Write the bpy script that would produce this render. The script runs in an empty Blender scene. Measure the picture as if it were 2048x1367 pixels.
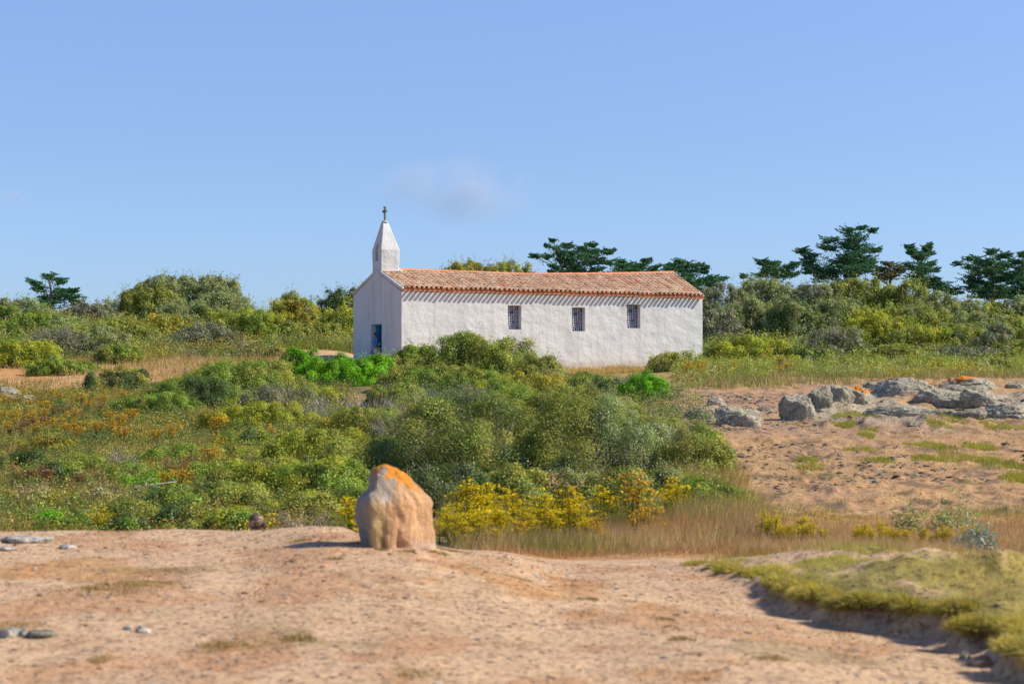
import bpy, bmesh, math, random
import numpy as np
from mathutils import Vector, Matrix

random.seed(7)
rng = np.random.default_rng(11)
SC = bpy.context.scene
COL = SC.collection
F, YH = 4000.0, 780.0            # focal length and eye level in photo pixels (2048 wide)


def at(x, y, Y):                  # a point seen at photo pixel x, y at distance Y
    return np.array([(x - 1024) / F * Y, Y, (YH - y) / F * Y])


# ------------------------------------------------------------------ noise
def _h(i, j, k, s):
    n = (i * 374761393 + j * 668265263 + k * 1274126177 + s * 951274213) & 0xFFFFFFFF
    n = ((n ^ (n >> 13)) * 1274126177) & 0xFFFFFFFF
    n = n ^ (n >> 16)
    return (n & 0xFFFFFF) / float(0xFFFFFF)


def vnoise(x, y, z=None, seed=0):
    x = np.asarray(x, float); y = np.asarray(y, float)
    z = np.zeros_like(x) if z is None else np.asarray(z, float)
    xi, yi, zi = np.floor(x).astype(np.int64), np.floor(y).astype(np.int64), np.floor(z).astype(np.int64)
    fx, fy, fz = x - xi, y - yi, z - zi
    u, v, w = fx * fx * (3 - 2 * fx), fy * fy * (3 - 2 * fy), fz * fz * (3 - 2 * fz)
    r = 0
    for a in (0, 1):
        for b in (0, 1):
            for c in (0, 1):
                r = r + _h(xi + a, yi + b, zi + c, seed) * (u if a else 1 - u) * (v if b else 1 - v) * (w if c else 1 - w)
    return r * 2 - 1


def fbm(x, y, z=None, seed=0, octaves=4):
    s, amp, t = 0, 1.0, 0
    zz = 0 if z is None else z
    for o in range(octaves):
        s = s + amp * vnoise(x * 2 ** o + 17.3 * o, y * 2 ** o - 9.1 * o, None if z is None else zz * 2 ** o, seed + o)
        t += amp; amp *= .5
    return s / t


def sstep(a, b, x):
    t = np.clip((x - a) / (b - a), 0, 1)
    return t * t * (3 - 2 * t)


# ------------------------------------------------------------------ linking helpers
def tag(o, label=None, cat=None, group=None, kind=None):
    if label: o['label'] = label
    if cat: o['category'] = cat
    if group: o['group'] = group
    if kind: o['kind'] = kind
    return o


def empty(name, loc, label=None, cat=None, group=None, rz=0.0):
    o = bpy.data.objects.new(name, None)
    o.location = tuple(loc); o.rotation_euler = (0, 0, rz); o.empty_display_size = .2
    COL.objects.link(o)
    return tag(o, label, cat, group)


def link(name, me, mat=None, parent=None):
    o = bpy.data.objects.new(name, me)
    COL.objects.link(o)
    if mat is not None:
        me.materials.clear(); me.materials.append(mat)
    if parent is not None: o.parent = parent
    return o


def np_mesh(name, V, faces_k, Fidx, C=None, smooth=False):
    """mesh from numpy: V (n,3), Fidx (m,k) vertex indices, C (n,3) colours"""
    me = bpy.data.meshes.new(name)
    V = np.ascontiguousarray(V, np.float32); Fidx = np.ascontiguousarray(Fidx, np.int32)
    n, m, k = len(V), len(Fidx), Fidx.shape[1]
    me.vertices.add(n); me.vertices.foreach_set('co', V.ravel())
    me.loops.add(m * k); me.loops.foreach_set('vertex_index', Fidx.ravel())
    me.polygons.add(m); me.polygons.foreach_set('loop_start', np.arange(0, m * k, k, dtype=np.int32))
    if smooth: me.polygons.foreach_set('use_smooth', np.ones(m, bool))
    if C is not None:
        a = me.attributes.new('col', 'FLOAT_COLOR', 'POINT')
        a.data.foreach_set('color', np.hstack([C, np.ones((n, 1))]).astype(np.float32).ravel())
    me.update(calc_edges=True)
    return me


def cards(name, Q, C, mat, parent=None):
    """Q (n,k,3) separate faces with one colour each C (n,3) -> ONE object"""
    n, k, _ = Q.shape
    me = np_mesh(name, Q.reshape(-1, 3), k, np.arange(n * k).reshape(n, k), np.repeat(C, k, axis=0))
    return link(name, me, mat, parent)


def norm(v):
    return v / np.maximum(np.linalg.norm(v, axis=-1, keepdims=True), 1e-9)


class MB:
    """collects boxes, tubes and free faces into one mesh"""
    def __init__(s): s.v, s.f = [], []

    def add(s, vs, fs):
        b = len(s.v); s.v += [tuple(map(float, p)) for p in vs]; s.f += [tuple(i + b for i in q) for q in fs]

    def box(s, c, d):
        x, y, z = c; a, b, h = d[0] / 2, d[1] / 2, d[2] / 2
        vs = [(x + i * a, y + j * b, z + k * h) for k in (-1, 1) for j in (-1, 1) for i in (-1, 1)]
        s.add(vs, [(0, 2, 3, 1), (4, 5, 7, 6), (0, 1, 5, 4), (2, 6, 7, 3), (0, 4, 6, 2), (1, 3, 7, 5)])

    def tube(s, pts, rad, n=6):
        pts = [np.array(p, float) for p in pts]
        rings = []
        for i, p in enumerate(pts):
            t = norm(pts[min(i + 1, len(pts) - 1)] - pts[max(i - 1, 0)])
            a = norm(np.cross(t, [0.31, 0.2, .93] if abs(t[2]) < .9 else [1, 0.1, 0])); b = np.cross(t, a)
            r = rad[i] if hasattr(rad, '__len__') else rad
            rings.append([p + r * (a * math.cos(2 * math.pi * k / n) + b * math.sin(2 * math.pi * k / n)) for k in range(n)])
        vs = [q for r in rings for q in r]
        fs = [(i * n + k, i * n + (k + 1) % n, (i + 1) * n + (k + 1) % n, (i + 1) * n + k) for i in range(len(pts) - 1) for k in range(n)]
        fs += [tuple(range(n))[::-1], tuple((len(pts) - 1) * n + k for k in range(n))]
        s.add(vs, fs)

    def build(s, name, mat, parent=None, smooth=False, bevel=0, col=None):
        me = bpy.data.meshes.new(name); me.from_pydata(s.v, [], s.f); me.update()
        bm = bmesh.new(); bm.from_mesh(me); bmesh.ops.recalc_face_normals(bm, faces=bm.faces[:])
        if bevel: bmesh.ops.bevel(bm, geom=bm.edges[:], offset=bevel, segments=2, affect='EDGES', profile=.6)
        bm.to_mesh(me); bm.free()
        if smooth:
            for p in me.polygons: p.use_smooth = True
        if col is not None:
            a = me.attributes.new('col', 'FLOAT_COLOR', 'POINT')
            a.data.foreach_set('color', np.tile(np.array([*col, 1.0], np.float32), len(me.vertices)))
        return link(name, me, mat, parent)


# ------------------------------------------------------------------ materials
def mat_new(name):
    m = bpy.data.materials.new(name); m.use_nodes = True
    nt = m.node_tree; bs = nt.nodes['Principled BSDF']
    return m, nt, bs


def N(nt, typ, **kw):
    n = nt.nodes.new(typ)
    for k, v in kw.items():
        if k.startswith('i_'):
            n.inputs[k[2:].replace('_', ' ')].default_value = v
        else:
            setattr(n, k, v)
    return n


def mixmul(nt, a, b, fac=1.0, mode='MULTIPLY'):
    n = nt.nodes.new('ShaderNodeMix'); n.data_type = 'RGBA'; n.blend_type = mode
    n.inputs[0].default_value = fac
    for sock, val in ((n.inputs[6], a), (n.inputs[7], b)):
        if hasattr(val, 'default_value') or hasattr(val, 'links'): nt.links.new(val, sock)
        else: sock.default_value = (*val, 1)
    return n.outputs[2]


def ramp(nt, fac, stops):
    r = nt.nodes.new('ShaderNodeValToRGB')
    e = r.color_ramp.elements
    while len(e) < len(stops): e.new(.5)
    for q, (p, c) in zip(e, stops):
        q.position = p; q.color = (*c, 1) if hasattr(c, '__len__') else (c, c, c, 1)
    nt.links.new(fac, r.inputs[0])
    return r.outputs[0]


def noise(nt, scale, detail=5, rough=.6, coords='Object', stretch=None):
    tc = nt.nodes.new('ShaderNodeTexCoord'); out = tc.outputs[coords]
    if stretch:
        mp = nt.nodes.new('ShaderNodeMapping'); mp.inputs['Scale'].default_value = stretch
        nt.links.new(out, mp.inputs[0]); out = mp.outputs[0]
    n = N(nt, 'ShaderNodeTexNoise', i_Scale=scale, i_Detail=detail, i_Roughness=rough)
    nt.links.new(out, n.inputs['Vector'])
    return n.outputs['Fac']


def bump(nt, bs, h, strength, dist, chain=None):
    b = N(nt, 'ShaderNodeBump', i_Strength=strength, i_Distance=dist)
    nt.links.new(h, b.inputs['Height'])
    if chain is not None: nt.links.new(chain, b.inputs['Normal'])
    nt.links.new(b.outputs[0], bs.inputs['Normal'])
    return b.outputs[0]


def leaf_mat(name, rough=.5, spec=.3, trans=.3, var_scale=1.3, var=(.75, 1.2)):
    m, nt, bs = mat_new(name)
    at_ = N(nt, 'ShaderNodeAttribute', attribute_name='col')
    c = mixmul(nt, at_.outputs['Color'], ramp(nt, noise(nt, var_scale, 3), [(.3, var[0]), (.7, var[1])]))
    nt.links.new(c, bs.inputs['Base Color'])
    bs.inputs['Roughness'].default_value = rough
    bs.inputs['Specular IOR Level'].default_value = spec
    if trans:
        tr = N(nt, 'ShaderNodeBsdfTranslucent'); nt.links.new(mixmul(nt, c, (1.1, 1.2, .6)), tr.inputs[0])
        mx = N(nt, 'ShaderNodeMixShader'); mx.inputs[0].default_value = trans
        nt.links.new(bs.outputs[0], mx.inputs[1]); nt.links.new(tr.outputs[0], mx.inputs[2])
        nt.links.new(mx.outputs[0], nt.nodes['Material Output'].inputs[0])
    return m


M = {}
M['leaf'] = leaf_mat('shrub_leaves', .48, .35, .29)
M['needle'] = leaf_mat('cypress_needles', .6, .2, .25, .5)
M['grass'] = leaf_mat('grass_blades', .6, .2, .3, .7)
M['petal'] = leaf_mat('ragwort_petals', .6, .2, .3, 3)
M['twig'] = leaf_mat('grey_twigs', .8, .15, 0, 2.0)


def simple(name, col, rough=.7, nscale=8, var=(.8, 1.15), bstr=.2, bdist=.01, metal=0):
    m, nt, bs = mat_new(name)
    n = noise(nt, nscale, 6)
    nt.links.new(mixmul(nt, col, ramp(nt, n, [(.3, var[0]), (.7, var[1])])), bs.inputs['Base Color'])
    bs.inputs['Roughness'].default_value = rough; bs.inputs['Metallic'].default_value = metal
    if bstr: bump(nt, bs, n, bstr, bdist)
    return m


M['bark'] = simple('bark', (.10, .075, .055), .9, 14, (.6, 1.2), .5, .02)
M['cross'] = simple('weathered_iron', (.12, .13, .10), .7, 25)
M['capstone'] = simple('lichened_cap', (.42, .41, .30), .9, 20)
M['door'] = simple('teal_paint', (.03, .33, .58), .55, 6, (.85, 1.1))
M['grille'] = simple('white_mullion', (.60, .58, .66), .6, 9)
M['pink_plaster'] = simple('sandy_plaster', (.55, .42, .33), .9, 12)
M['dark'] = simple('dark_interior', (.05, .045, .04), .9, 3)
m, nt, bs = mat_new('stained_glass')
nt.links.new(ramp(nt, noise(nt, 5, 2), [(.35, (.012, .018, .03)), (.5, (.02, .04, .10)), (.65, (.025, .06, .09))]), bs.inputs['Base Color'])
bs.inputs['Roughness'].default_value = .15; M['glass'] = m

# whitewashed plaster: trowel bumps show up under the grazing sun
m, nt, bs = mat_new('white_plaster')
n1, n2, n3 = noise(nt, 1.3, 3, .5, stretch=(1, 1, 1.2)), noise(nt, 4.5, 5, .55, stretch=(1, 1, .8)), noise(nt, 28, 4)
c = mixmul(nt, (.60, .615, .60), ramp(nt, noise(nt, .8, 5), [(.3, (.92, .92, .93)), (.7, (1.04, 1.03, 1.02))]))
c = mixmul(nt, c, ramp(nt, noise(nt, 1.0, 5, .6, stretch=(2.2, 2.2, .22)), [(.34, (.88, .87, .85)), (.5, (1, 1, 1)), (.7, (1.03, 1.03, 1.03))]))
tz = nt.nodes.new('ShaderNodeTexCoord'); sz = nt.nodes.new('ShaderNodeSeparateXYZ'); nt.links.new(tz.outputs['Object'], sz.inputs[0])
dz_ = N(nt, 'ShaderNodeMath', operation='MULTIPLY_ADD'); nt.links.new(noise(nt, 2.5, 5), dz_.inputs[0]); dz_.inputs[1].default_value = -.7; nt.links.new(sz.outputs['Z'], dz_.inputs[2])
c = mixmul(nt, c, ramp(nt, dz_.outputs[0], [(.0, (.84, .78, .70)), (.22, (1, 1, 1))]))       # earth splashed on the foot of the wall
nt.links.new(c, bs.inputs['Base Color']); bs.inputs['Roughness'].default_value = .85
ch = bump(nt, bs, n1, .65, .12); ch = bump(nt, bs, n2, .5, .035, ch); bump(nt, bs, n3, .25, .006, ch)
M['plaster'] = m

# clay tiles, one colour per tile in the attribute
m, nt, bs = mat_new('clay_tiles')
a_ = N(nt, 'ShaderNodeAttribute', attribute_name='col')
nt.links.new(mixmul(nt, a_.outputs['Color'], ramp(nt, noise(nt, 9, 5), [(.3, .78), (.7, 1.15)])), bs.inputs['Base Color'])
bs.inputs['Roughness'].default_value = .85; bump(nt, bs, noise(nt, 30, 3), .3, .008)
M['tile'] = m

# rock: attribute colour with lichen, fine mottling and cracks
m, nt, bs = mat_new('lichened_granite')
a_ = N(nt, 'ShaderNodeAttribute', attribute_name='col')
n = noise(nt, 5, 8, .65); n2 = noise(nt, 22, 5, .7)
c = mixmul(nt, a_.outputs['Color'], ramp(nt, n, [(.3, .62), (.55, 1.0), (.75, 1.25)]))
c = mixmul(nt, c, ramp(nt, n2, [(.25, .7), (.6, 1.08)]))
vo = N(nt, 'ShaderNodeTexVoronoi', feature='DISTANCE_TO_EDGE', i_Scale=1.9)
tc = nt.nodes.new('ShaderNodeTexCoord')
wn = N(nt, 'ShaderNodeTexNoise', i_Scale=1.6, i_Detail=5); nt.links.new(tc.outputs['Object'], wn.inputs['Vector'])
wv = N(nt, 'ShaderNodeVectorMath', operation='MULTIPLY_ADD'); nt.links.new(wn.outputs['Color'], wv.inputs[0]); wv.inputs[1].default_value = (1.1, 1.1, .9); nt.links.new(tc.outputs['Object'], wv.inputs[2])
wm_ = nt.nodes.new('ShaderNodeMapping'); wm_.inputs['Scale'].default_value = (.7, .7, 1.5); nt.links.new(wv.outputs[0], wm_.inputs[0]); nt.links.new(wm_.outputs[0], vo.inputs['Vector'])
crk = ramp(nt, vo.outputs['Distance'], [(.0, .3), (.05, 1.0)])
nt.links.new(mixmul(nt, c, crk, .6), bs.inputs['Base Color'])
bs.inputs['Roughness'].default_value = .9
ch = bump(nt, bs, n, .9, .10); ch = bump(nt, bs, crk, .5, .03, ch); bump(nt, bs, n2, .5, .012, ch)
M['rock'] = m
m, nt, bs = mat_new('sandy_boulder')
a_ = N(nt, 'ShaderNodeAttribute', attribute_name='col')
n = noise(nt, 4, 8, .6, stretch=(2, 2, .7)); n2 = noise(nt, 40, 5, .7)
c = mixmul(nt, a_.outputs['Color'], ramp(nt, n, [(.3, .75), (.6, 1.08)]))
c = mixmul(nt, c, ramp(nt, n2, [(.3, .82), (.65, 1.1)]))
nt.links.new(c, bs.inputs['Base Color']); bs.inputs['Roughness'].default_value = .9
ch = bump(nt, bs, n, .9, .06); bump(nt, bs, n2, .8, .015, ch)
M['boulder'] = m

# ground: albedo regions in the attribute, grain and grit in the shader
m, nt, bs = mat_new('sandy_ground')
a_ = N(nt, 'ShaderNodeAttribute', attribute_name='col')
nf, nm, nl = noise(nt, 60, 4, .7), noise(nt, 9, 6, .65), noise(nt, 1.7, 6, .6)
c = mixmul(nt, a_.outputs['Color'], ramp(nt, nl, [(.32, (.90, .88, .86)), (.5, (1, 1, 1)), (.7, (1.06, 1.05, 1.03))]))
c = mixmul(nt, c, ramp(nt, nm, [(.32, (.52, .45, .40)), (.46, (1, 1, 1)), (.70, (1.16, 1.14, 1.10))]))
c = mixmul(nt, c, ramp(nt, nf, [(.25, .72), (.6, 1.1)]))
c = mixmul(nt, c, ramp(nt, noise(nt, 24, 3, .75, stretch=(1, .7, 1)), [(.36, (.55, .48, .42)), (.47, (1, 1, 1)), (.60, (1.06, 1.05, 1.03)), (.72, (1.28, 1.28, 1.26))]))
nt.links.new(c, bs.inputs['Base Color']); bs.inputs['Roughness'].default_value = .95
bs.inputs['Specular IOR Level'].default_value = .15
ch = bump(nt, bs, nm, .6, .05); bump(nt, bs, nf, .5, .01, ch)
M['ground'] = m

# ------------------------------------------------------------------ camera, sun, sky
cam = bpy.data.cameras.new('camera'); co = bpy.data.objects.new('camera', cam); COL.objects.link(co)
co.location = (0, 0, 0); co.rotation_euler = (math.pi / 2, 0, 0)
cam.sensor_width = 36; cam.lens = 36 * F / 2048; cam.shift_y = (YH - 683.5) / 2048
cam.clip_end = 20000; cam.clip_start = .1
cam.dof.use_dof = True; cam.dof.focus_distance = 95; cam.dof.aperture_fstop = 3.2
SC.camera = co
SUN = norm(np.array([1.16, -.01, 1.0]))
EL = math.asin(SUN[2]); AZ = math.atan2(SUN[0], SUN[1])       # azimuth clockwise from +Y
sl = bpy.data.lights.new('sun', 'SUN'); so = bpy.data.objects.new('sun', sl); COL.objects.link(so)
sl.energy = 5.0; sl.angle = math.radians(.5); sl.color = (1, .90, .74)
so.rotation_euler = Vector(SUN).to_track_quat('Z', 'Y').to_euler()
w = bpy.data.worlds.new('World'); SC.world = w; w.use_nodes = True
nt = w.node_tree; bg = nt.nodes['Background']
sky = nt.nodes.new('ShaderNodeTexSky'); sky.sky_type = 'NISHITA'; sky.sun_disc = False
sky.sun_elevation = EL; sky.sun_rotation = AZ; sky.air_density = 1.0; sky.dust_density = .6; sky.ozone_density = 2.0
tc = nt.nodes.new('ShaderNodeTexCoord'); sx_ = nt.nodes.new('ShaderNodeSeparateXYZ'); nt.links.new(tc.outputs['Generated'], sx_.inputs[0])
tint = ramp(nt, sx_.outputs['Z'], [(.0, (.60, .78, 1.22)), (.05, (.63, .80, 1.22)), (.12, (.70, .80, 1.10)), (.20, (.85, .90, 1.17))])
nt.links.new(mixmul(nt, sky.outputs[0], tint), bg.inputs[0]); bg.inputs[1].default_value = .113
SC.view_settings.view_transform = 'Standard'; SC.view_settings.look = 'None'
SC.view_settings.exposure = 0.34; SC.view_settings.gamma = 1
SC.render.engine = 'CYCLES'
SC.cycles.max_bounces = 6; SC.cycles.diffuse_bounces = 3; SC.cycles.glossy_bounces = 2
SC.cycles.transmission_bounces = 3; SC.cycles.volume_bounces = 1; SC.cycles.transparent_max_bounces = 8
SC.cycles.use_denoising = True

# ------------------------------------------------------------------ terrain
PROF = {   # photo column -> (distance, height relative to the eye)
    -900: [(0, -1.55), (10.6, -1.55), (18.5, -1.30), (22, -1.75), (28, -1.95), (34, -2.0), (45, -1.9), (60, -1.2), (75, -.4), (85, .2), (95, .9), (115, 3.0), (135, 5.0), (150, 5.6), (200, 5.0), (300, 2)],
    0: [(0, -1.55), (10.6, -1.55), (18.5, -1.30), (22, -1.75), (28, -1.97), (34, -2.0), (45, -1.9), (60, -1.2), (75, -.4), (85, .2), (95, .9), (115, 3.0), (135, 4.7), (150, 5.2), (200, 5.0), (300, 2)],
    450: [(0, -1.55), (10.6, -1.55), (19, -1.27), (22, -2.1), (26, -2.4), (31, -2.1), (45, -1.75), (60, -1.1), (75, -.2), (85, .35), (95, 1.2), (100, 1.55), (105, 1.85), (120, 3.1), (140, 4.4), (150, 4.7), (200, 4.5), (300, 2)],
    650: [(0, -1.55), (10.6, -1.55), (18.5, -1.20), (21, -1.7), (26, -2.2), (31, -2.05), (45, -1.65), (60, -1.0), (75, -.1), (85, .6), (95, 1.25), (102, 1.75), (110, 2.2), (118, 2.75), (130, 3.6), (145, 4.3), (200, 4.5), (300, 2)],
    800: [(0, -1.55), (10.6, -1.55), (16.8, -1.27), (20, -1.53), (24, -1.80), (28, -1.97), (34, -2.0), (45, -1.6), (60, -.9), (75, .0), (85, .6), (92, 1.0), (97, 1.14), (103, 1.25), (115, 1.8), (130, 2.6), (150, 3), (200, 3.5), (300, 2)],
    950: [(0, -1.55), (10.6, -1.55), (16.5, -1.36), (20, -1.62), (24, -1.90), (28, -2.05), (34, -2.05), (45, -1.6), (60, -.9), (75, -.1), (88, .4), (96, .9), (101, 1.08), (110, 1.3), (130, 2.3), (150, 3), (200, 3.5), (300, 2)],
    1150: [(0, -1.55), (10.6, -1.55), (15, -1.5), (20, -1.72), (24, -1.97), (28, -2.1), (34, -2.15), (45, -1.65), (60, -.9), (75, -.2), (88, .3), (96, .75), (101, 1.06), (110, 1.3), (130, 2.3), (150, 3), (200, 4), (300, 2)],
    1400: [(0, -1.55), (10.6, -1.55), (14, -1.53), (18, -1.6), (22, -1.8), (26, -1.95), (34, -1.95), (45, -1.5), (60, -.7), (70, -.05), (80, .45), (95, 1.0), (105, 1.13), (120, 2.2), (130, 3.2), (145, 4.2), (200, 5), (300, 2)],
    1750: [(0, -1.6), (10.6, -1.56), (14, -1.58), (18, -1.55), (22, -1.8), (25, -1.9), (28, -1.9), (33, -1.95), (45, -1.5), (60, -.7), (70, -.15), (80, .4), (92, .85), (105, 1.4), (120, 2.8), (140, 4.5), (160, 5.2), (200, 5.5), (300, 2)],
    2950: [(0, -1.6), (10.6, -1.6), (14, -1.6), (18, -1.6), (22, -1.8), (25, -1.9), (28, -1.9), (33, -1.95), (45, -1.5), (60, -.7), (70, -.15), (80, .4), (92, .85), (105, 1.5), (120, 2.9), (140, 4.6), (160, 5.2), (200, 5.5), (300, 2)],
}
_YS = np.concatenate([np.arange(-30, 320, .25), [600, 1500, 6000]])
_XS = np.array(sorted(PROF))
_T = []
for k in _XS:
    p = np.array(PROF[k]); z = np.interp(_YS, p[:, 0], p[:, 1])
    z[-3:] = (-3, -6, -12)
    ker = np.exp(-np.linspace(-2, 2, 13) ** 2); ker /= ker.sum()
    zs = np.convolve(np.pad(z, 6, 'edge'), ker, 'valid'); zs[-9:] = z[-9:]
    _T.append(zs)
_T = np.array(_T)
LIP = np.array([at(x, 0, Y)[:2] for x, Y in ((1330, 19.5), (1430, 17.4), (1545, 16.0), (1610, 14.9), (1675, 14.6), (1700, 14.2), (1800, 13.8), (1900, 13.4), (1945, 12.8), (2000, 12.5), (2048, 11.6), (2200, 10.2), (2500, 7.5))])


def lip_dist(X, Y):
    """signed distance behind the edge of the turf bank and position along it"""
    best = np.full(X.shape, 1e9); sgn = np.ones(X.shape); par = np.zeros(X.shape)
    for i in range(len(LIP) - 1):
        a, b = LIP[i], LIP[i + 1]; d = b - a; L = d @ d
        t = np.clip(((X - a[0]) * d[0] + (Y - a[1]) * d[1]) / L, 0, 1)
        dx, dy = X - a[0] - t * d[0], Y - a[1] - t * d[1]
        q = np.hypot(dx, dy); m = q < best
        best = np.where(m, q, best); par = np.where(m, i + t, par)
        sgn = np.where(m, np.sign(d[0] * dy - d[1] * dx), sgn)
    return best * sgn, par


def shelf(X, Y):
    xp = 1024 + F * X / np.maximum(Y, 8)
    e = ((xp - 1870) / 290) ** 2 + ((Y - 62) / 9.5) ** 2
    e2 = ((xp - 1430) / 75) ** 2 + ((Y - 57.5) / 2.6) ** 2
    return np.maximum(sstep(1.25, .6, e + .7 * fbm(X * .6, Y * .35, seed=122)), .7 * sstep(1.2, .6, e2 + .6 * fbm(X * .9, Y * .5, seed=123)))


def ground_z(X, Y, rough=True):
    X = np.asarray(X, float); Y = np.asarray(Y, float)
    xp = 1024 + F * X / np.maximum(Y, 8)
    xp = np.clip(xp, _XS[0], _XS[-1] - 1e-3)
    yi = np.clip(np.searchsorted(_YS, Y) - 1, 0, len(_YS) - 2)
    ty = np.clip((Y - _YS[yi]) / (_YS[yi + 1] - _YS[yi]), 0, 1)
    xi = np.clip(np.searchsorted(_XS, xp) - 1, 0, len(_XS) - 2)
    tx = (xp - _XS[xi]) / (_XS[xi + 1] - _XS[xi]); tx = tx * tx * (3 - 2 * tx)
    g = lambda i: _T[i, yi] * (1 - ty) + _T[i, yi + 1] * ty
    z = g(xi) * (1 - tx) + g(xi + 1) * tx
    if rough:
        near = sstep(26, 18, Y)
        z = z + near * (.045 * fbm(X * .7, Y * .7, seed=3) + .014 * fbm(X * 4, Y * 4, seed=5, octaves=3))
        mid = sstep(24, 32, Y) * sstep(100, 85, Y)
        b = fbm(X * 1.6, Y * .9, seed=8, octaves=5)
        z = z + mid * (.15 * np.maximum(fbm(X * 3.0, Y * 1.5, seed=11, octaves=4) - .10, 0) * sstep(1380, 1430, xp) + .10 * fbm(X * .35, Y * .35, seed=9) + .11 * np.maximum(b - .05, 0) - .05 * np.maximum(-b - .25, 0))
        z = z + sstep(95, 120, Y) * .5 * fbm(X * .08, Y * .08, seed=12)
        sh = shelf(X, Y); lg = fbm(X * .55, Y * .35, seed=120) * 4
        z = z + sh * (.10 + .16 * (np.floor(lg) + sstep(.0, .35, lg - np.floor(lg))) * .5 + .10 * fbm(X * 2.2, Y * 1.3, seed=121))
        s, p = lip_dist(X, Y)
        ragged = s + .26 * fbm(X * 1.6, Y * 1.6, seed=21) + .05 * vnoise(X * 7, Y * 7, seed=22)
        H = np.interp(p, [0, .6, 1, 2, 3, 4, 5, 6, 8, 10, 12], [.0, .09, .14, .20, .23, .24, .225, .20, .17, .18, .18])
        lf = np.interp(p, [0, 3, 5, 7, 12], [.5, .6, .75, 1.0, 1.0]); cf = np.interp(p, [0, 4, 6.5, 12], [.85, .85, .12, .1])
        z = z + (Y < 24) * H * (lf * sstep(-.22, .10, ragged) + cf * sstep(0, 1.4, s)) * sstep(2.6, 1.1, s) * (1 + np.interp(p, [0, 5, 7, 12], [.5, .4, .15, .15]) * fbm(X * 1.5, Y * 1.5, seed=23))
        z = z + (Y < 24) * sstep(-.05, .3, s) * sstep(2.4, 1.2, s) * sstep(1.2, 2.5, p) * .075 * fbm(X * 2.6, Y * 2.2, seed=27, octaves=3)
        z = z - (Y < 24) * .08 * sstep(-1.6, -.25, s) * sstep(.25, -.05, s) * sstep(1.6, 3.2, p)
    return z


def gz(X, Y):
    return float(ground_z(np.array([X]), np.array([Y]))[0])


SAND, RED, DRY = np.array([.50, .345, .212]), np.array([.40, .19, .085]), np.array([.42, .22, .075])
OLIVE, TURF, SOIL = np.array([.15, .14, .045]), np.array([.30, .25, .07]), np.array([.20, .14, .09])


def ground_col(X, Y):
    xp = 1024 + F * X / np.maximum(Y, 8)
    c = np.tile(SAND, X.shape + (1,))

    def mix(col, t):
        nonlocal c
        c = c * (1 - t[..., None]) + np.array(col) * t[..., None]
    n1, n2 = fbm(X * .55, Y * .45, seed=31), fbm(X * 1.9, Y * 1.5, seed=32, octaves=5)
    n3 = fbm(X * .22, Y * .15, seed=33)
    near = Y < 23
    # foreground: burnt dry turf patches, olive tufts
    mix(RED, near * .42 * sstep(.05, .40, n2 + .4 * n1))
    mix(DRY, near * .55 * sstep(.25, .55, n2 * .8 - n1 * .7))
    mix(OLIVE, near * .35 * sstep(.42, .62, fbm(X * 1.2, Y * 1.1, seed=36)))
    # beyond the crest
    plain = (Y >= 23) * sstep(1330, 1420, xp + 60 * n1) * sstep(100, 88, Y)
    left = (Y >= 23) * (1 - sstep(1330, 1420, xp + 60 * n1)) * sstep(84, 78, Y + 4 * n1)
    mix(OLIVE * .8 + SOIL * .3, left)
    mix(DRY, left * .7 * sstep(.0, .4, n2))
    mix([.355, .232, .142], plain)
    mix([.41, .255, .12], plain * .85 * sstep(-.35, .2, n3 + .5 * n2 + .25 * sstep(1500, 1900, xp) - .2 * sstep(40, 60, Y) * sstep(1700, 1500, xp)))
    mix(OLIVE, plain * .75 * sstep(.30, .5, fbm(X * .8, Y * .5, seed=40) * .8 + .25 * n3 + .16 * (Y < 36)))
    mix(SOIL * .8, plain * .75 * sstep(.12, .36, fbm(X * 2.3, Y * 1.3, seed=41)))
    mix(DRY * .9, (Y >= 21) * (Y < 31) * .75 * sstep(900, 1100, xp))
    sh = shelf(X, Y); rk = sh * sstep(-.12, .10, fbm(X * .9, Y * .55, seed=124, octaves=5) + .2 * (sh - .5))
    mix([.35, .31, .23], rk * .95); mix([.13, .11, .08], rk * sstep(.03, .0, np.abs(fbm(X * .8, Y * .5, seed=125))) * .8)
    # sandy track on the left and beside the chapel, straw slope, olive hill
    far = Y >= 80
    tr = far * sstep(640, 560, xp) * sstep(79, 83, Y + 2 * n2) * sstep(101, 95, Y + 3 * n1)
    mix([.52, .33, .17], tr)
    mix(DRY * 1.1, tr * .8 * sstep(-.25, .2, n2 + n1 * .5 + .3 * sstep(86, 94, Y)))
    hill = sstep(98, 106, Y + 4 * n1)
    mix(OLIVE * 1.05, hill * (xp < 1060)); mix(OLIVE * 1.05, sstep(103, 109, Y) * (xp >= 1060))
    mix(DRY, hill * .7 * sstep(.0, .4, n2 + n3 * .5) * sstep(135, 115, Y))
    ap = far * sstep(560, 620, xp) * sstep(1480, 1420, xp) * sstep(112, 107, Y)
    mix([.45, .28, .11], ap)
    mix(SAND, far * sstep(560, 600, xp) * sstep(790, 770, xp) * sstep(98, 100, Y) * sstep(109, 107.5, Y))
    s, p = lip_dist(X, Y)
    bank = (Y < 24) * sstep(.02, .16, s + .26 * fbm(X * 1.6, Y * 1.6, seed=21)) * sstep(2.6, 1.2, s) * sstep(.1, .7, p)
    mix(TURF * 1.0, bank * sstep(-.2, .2, n2 + .3 * (p > 2.5)))
    return c


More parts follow.
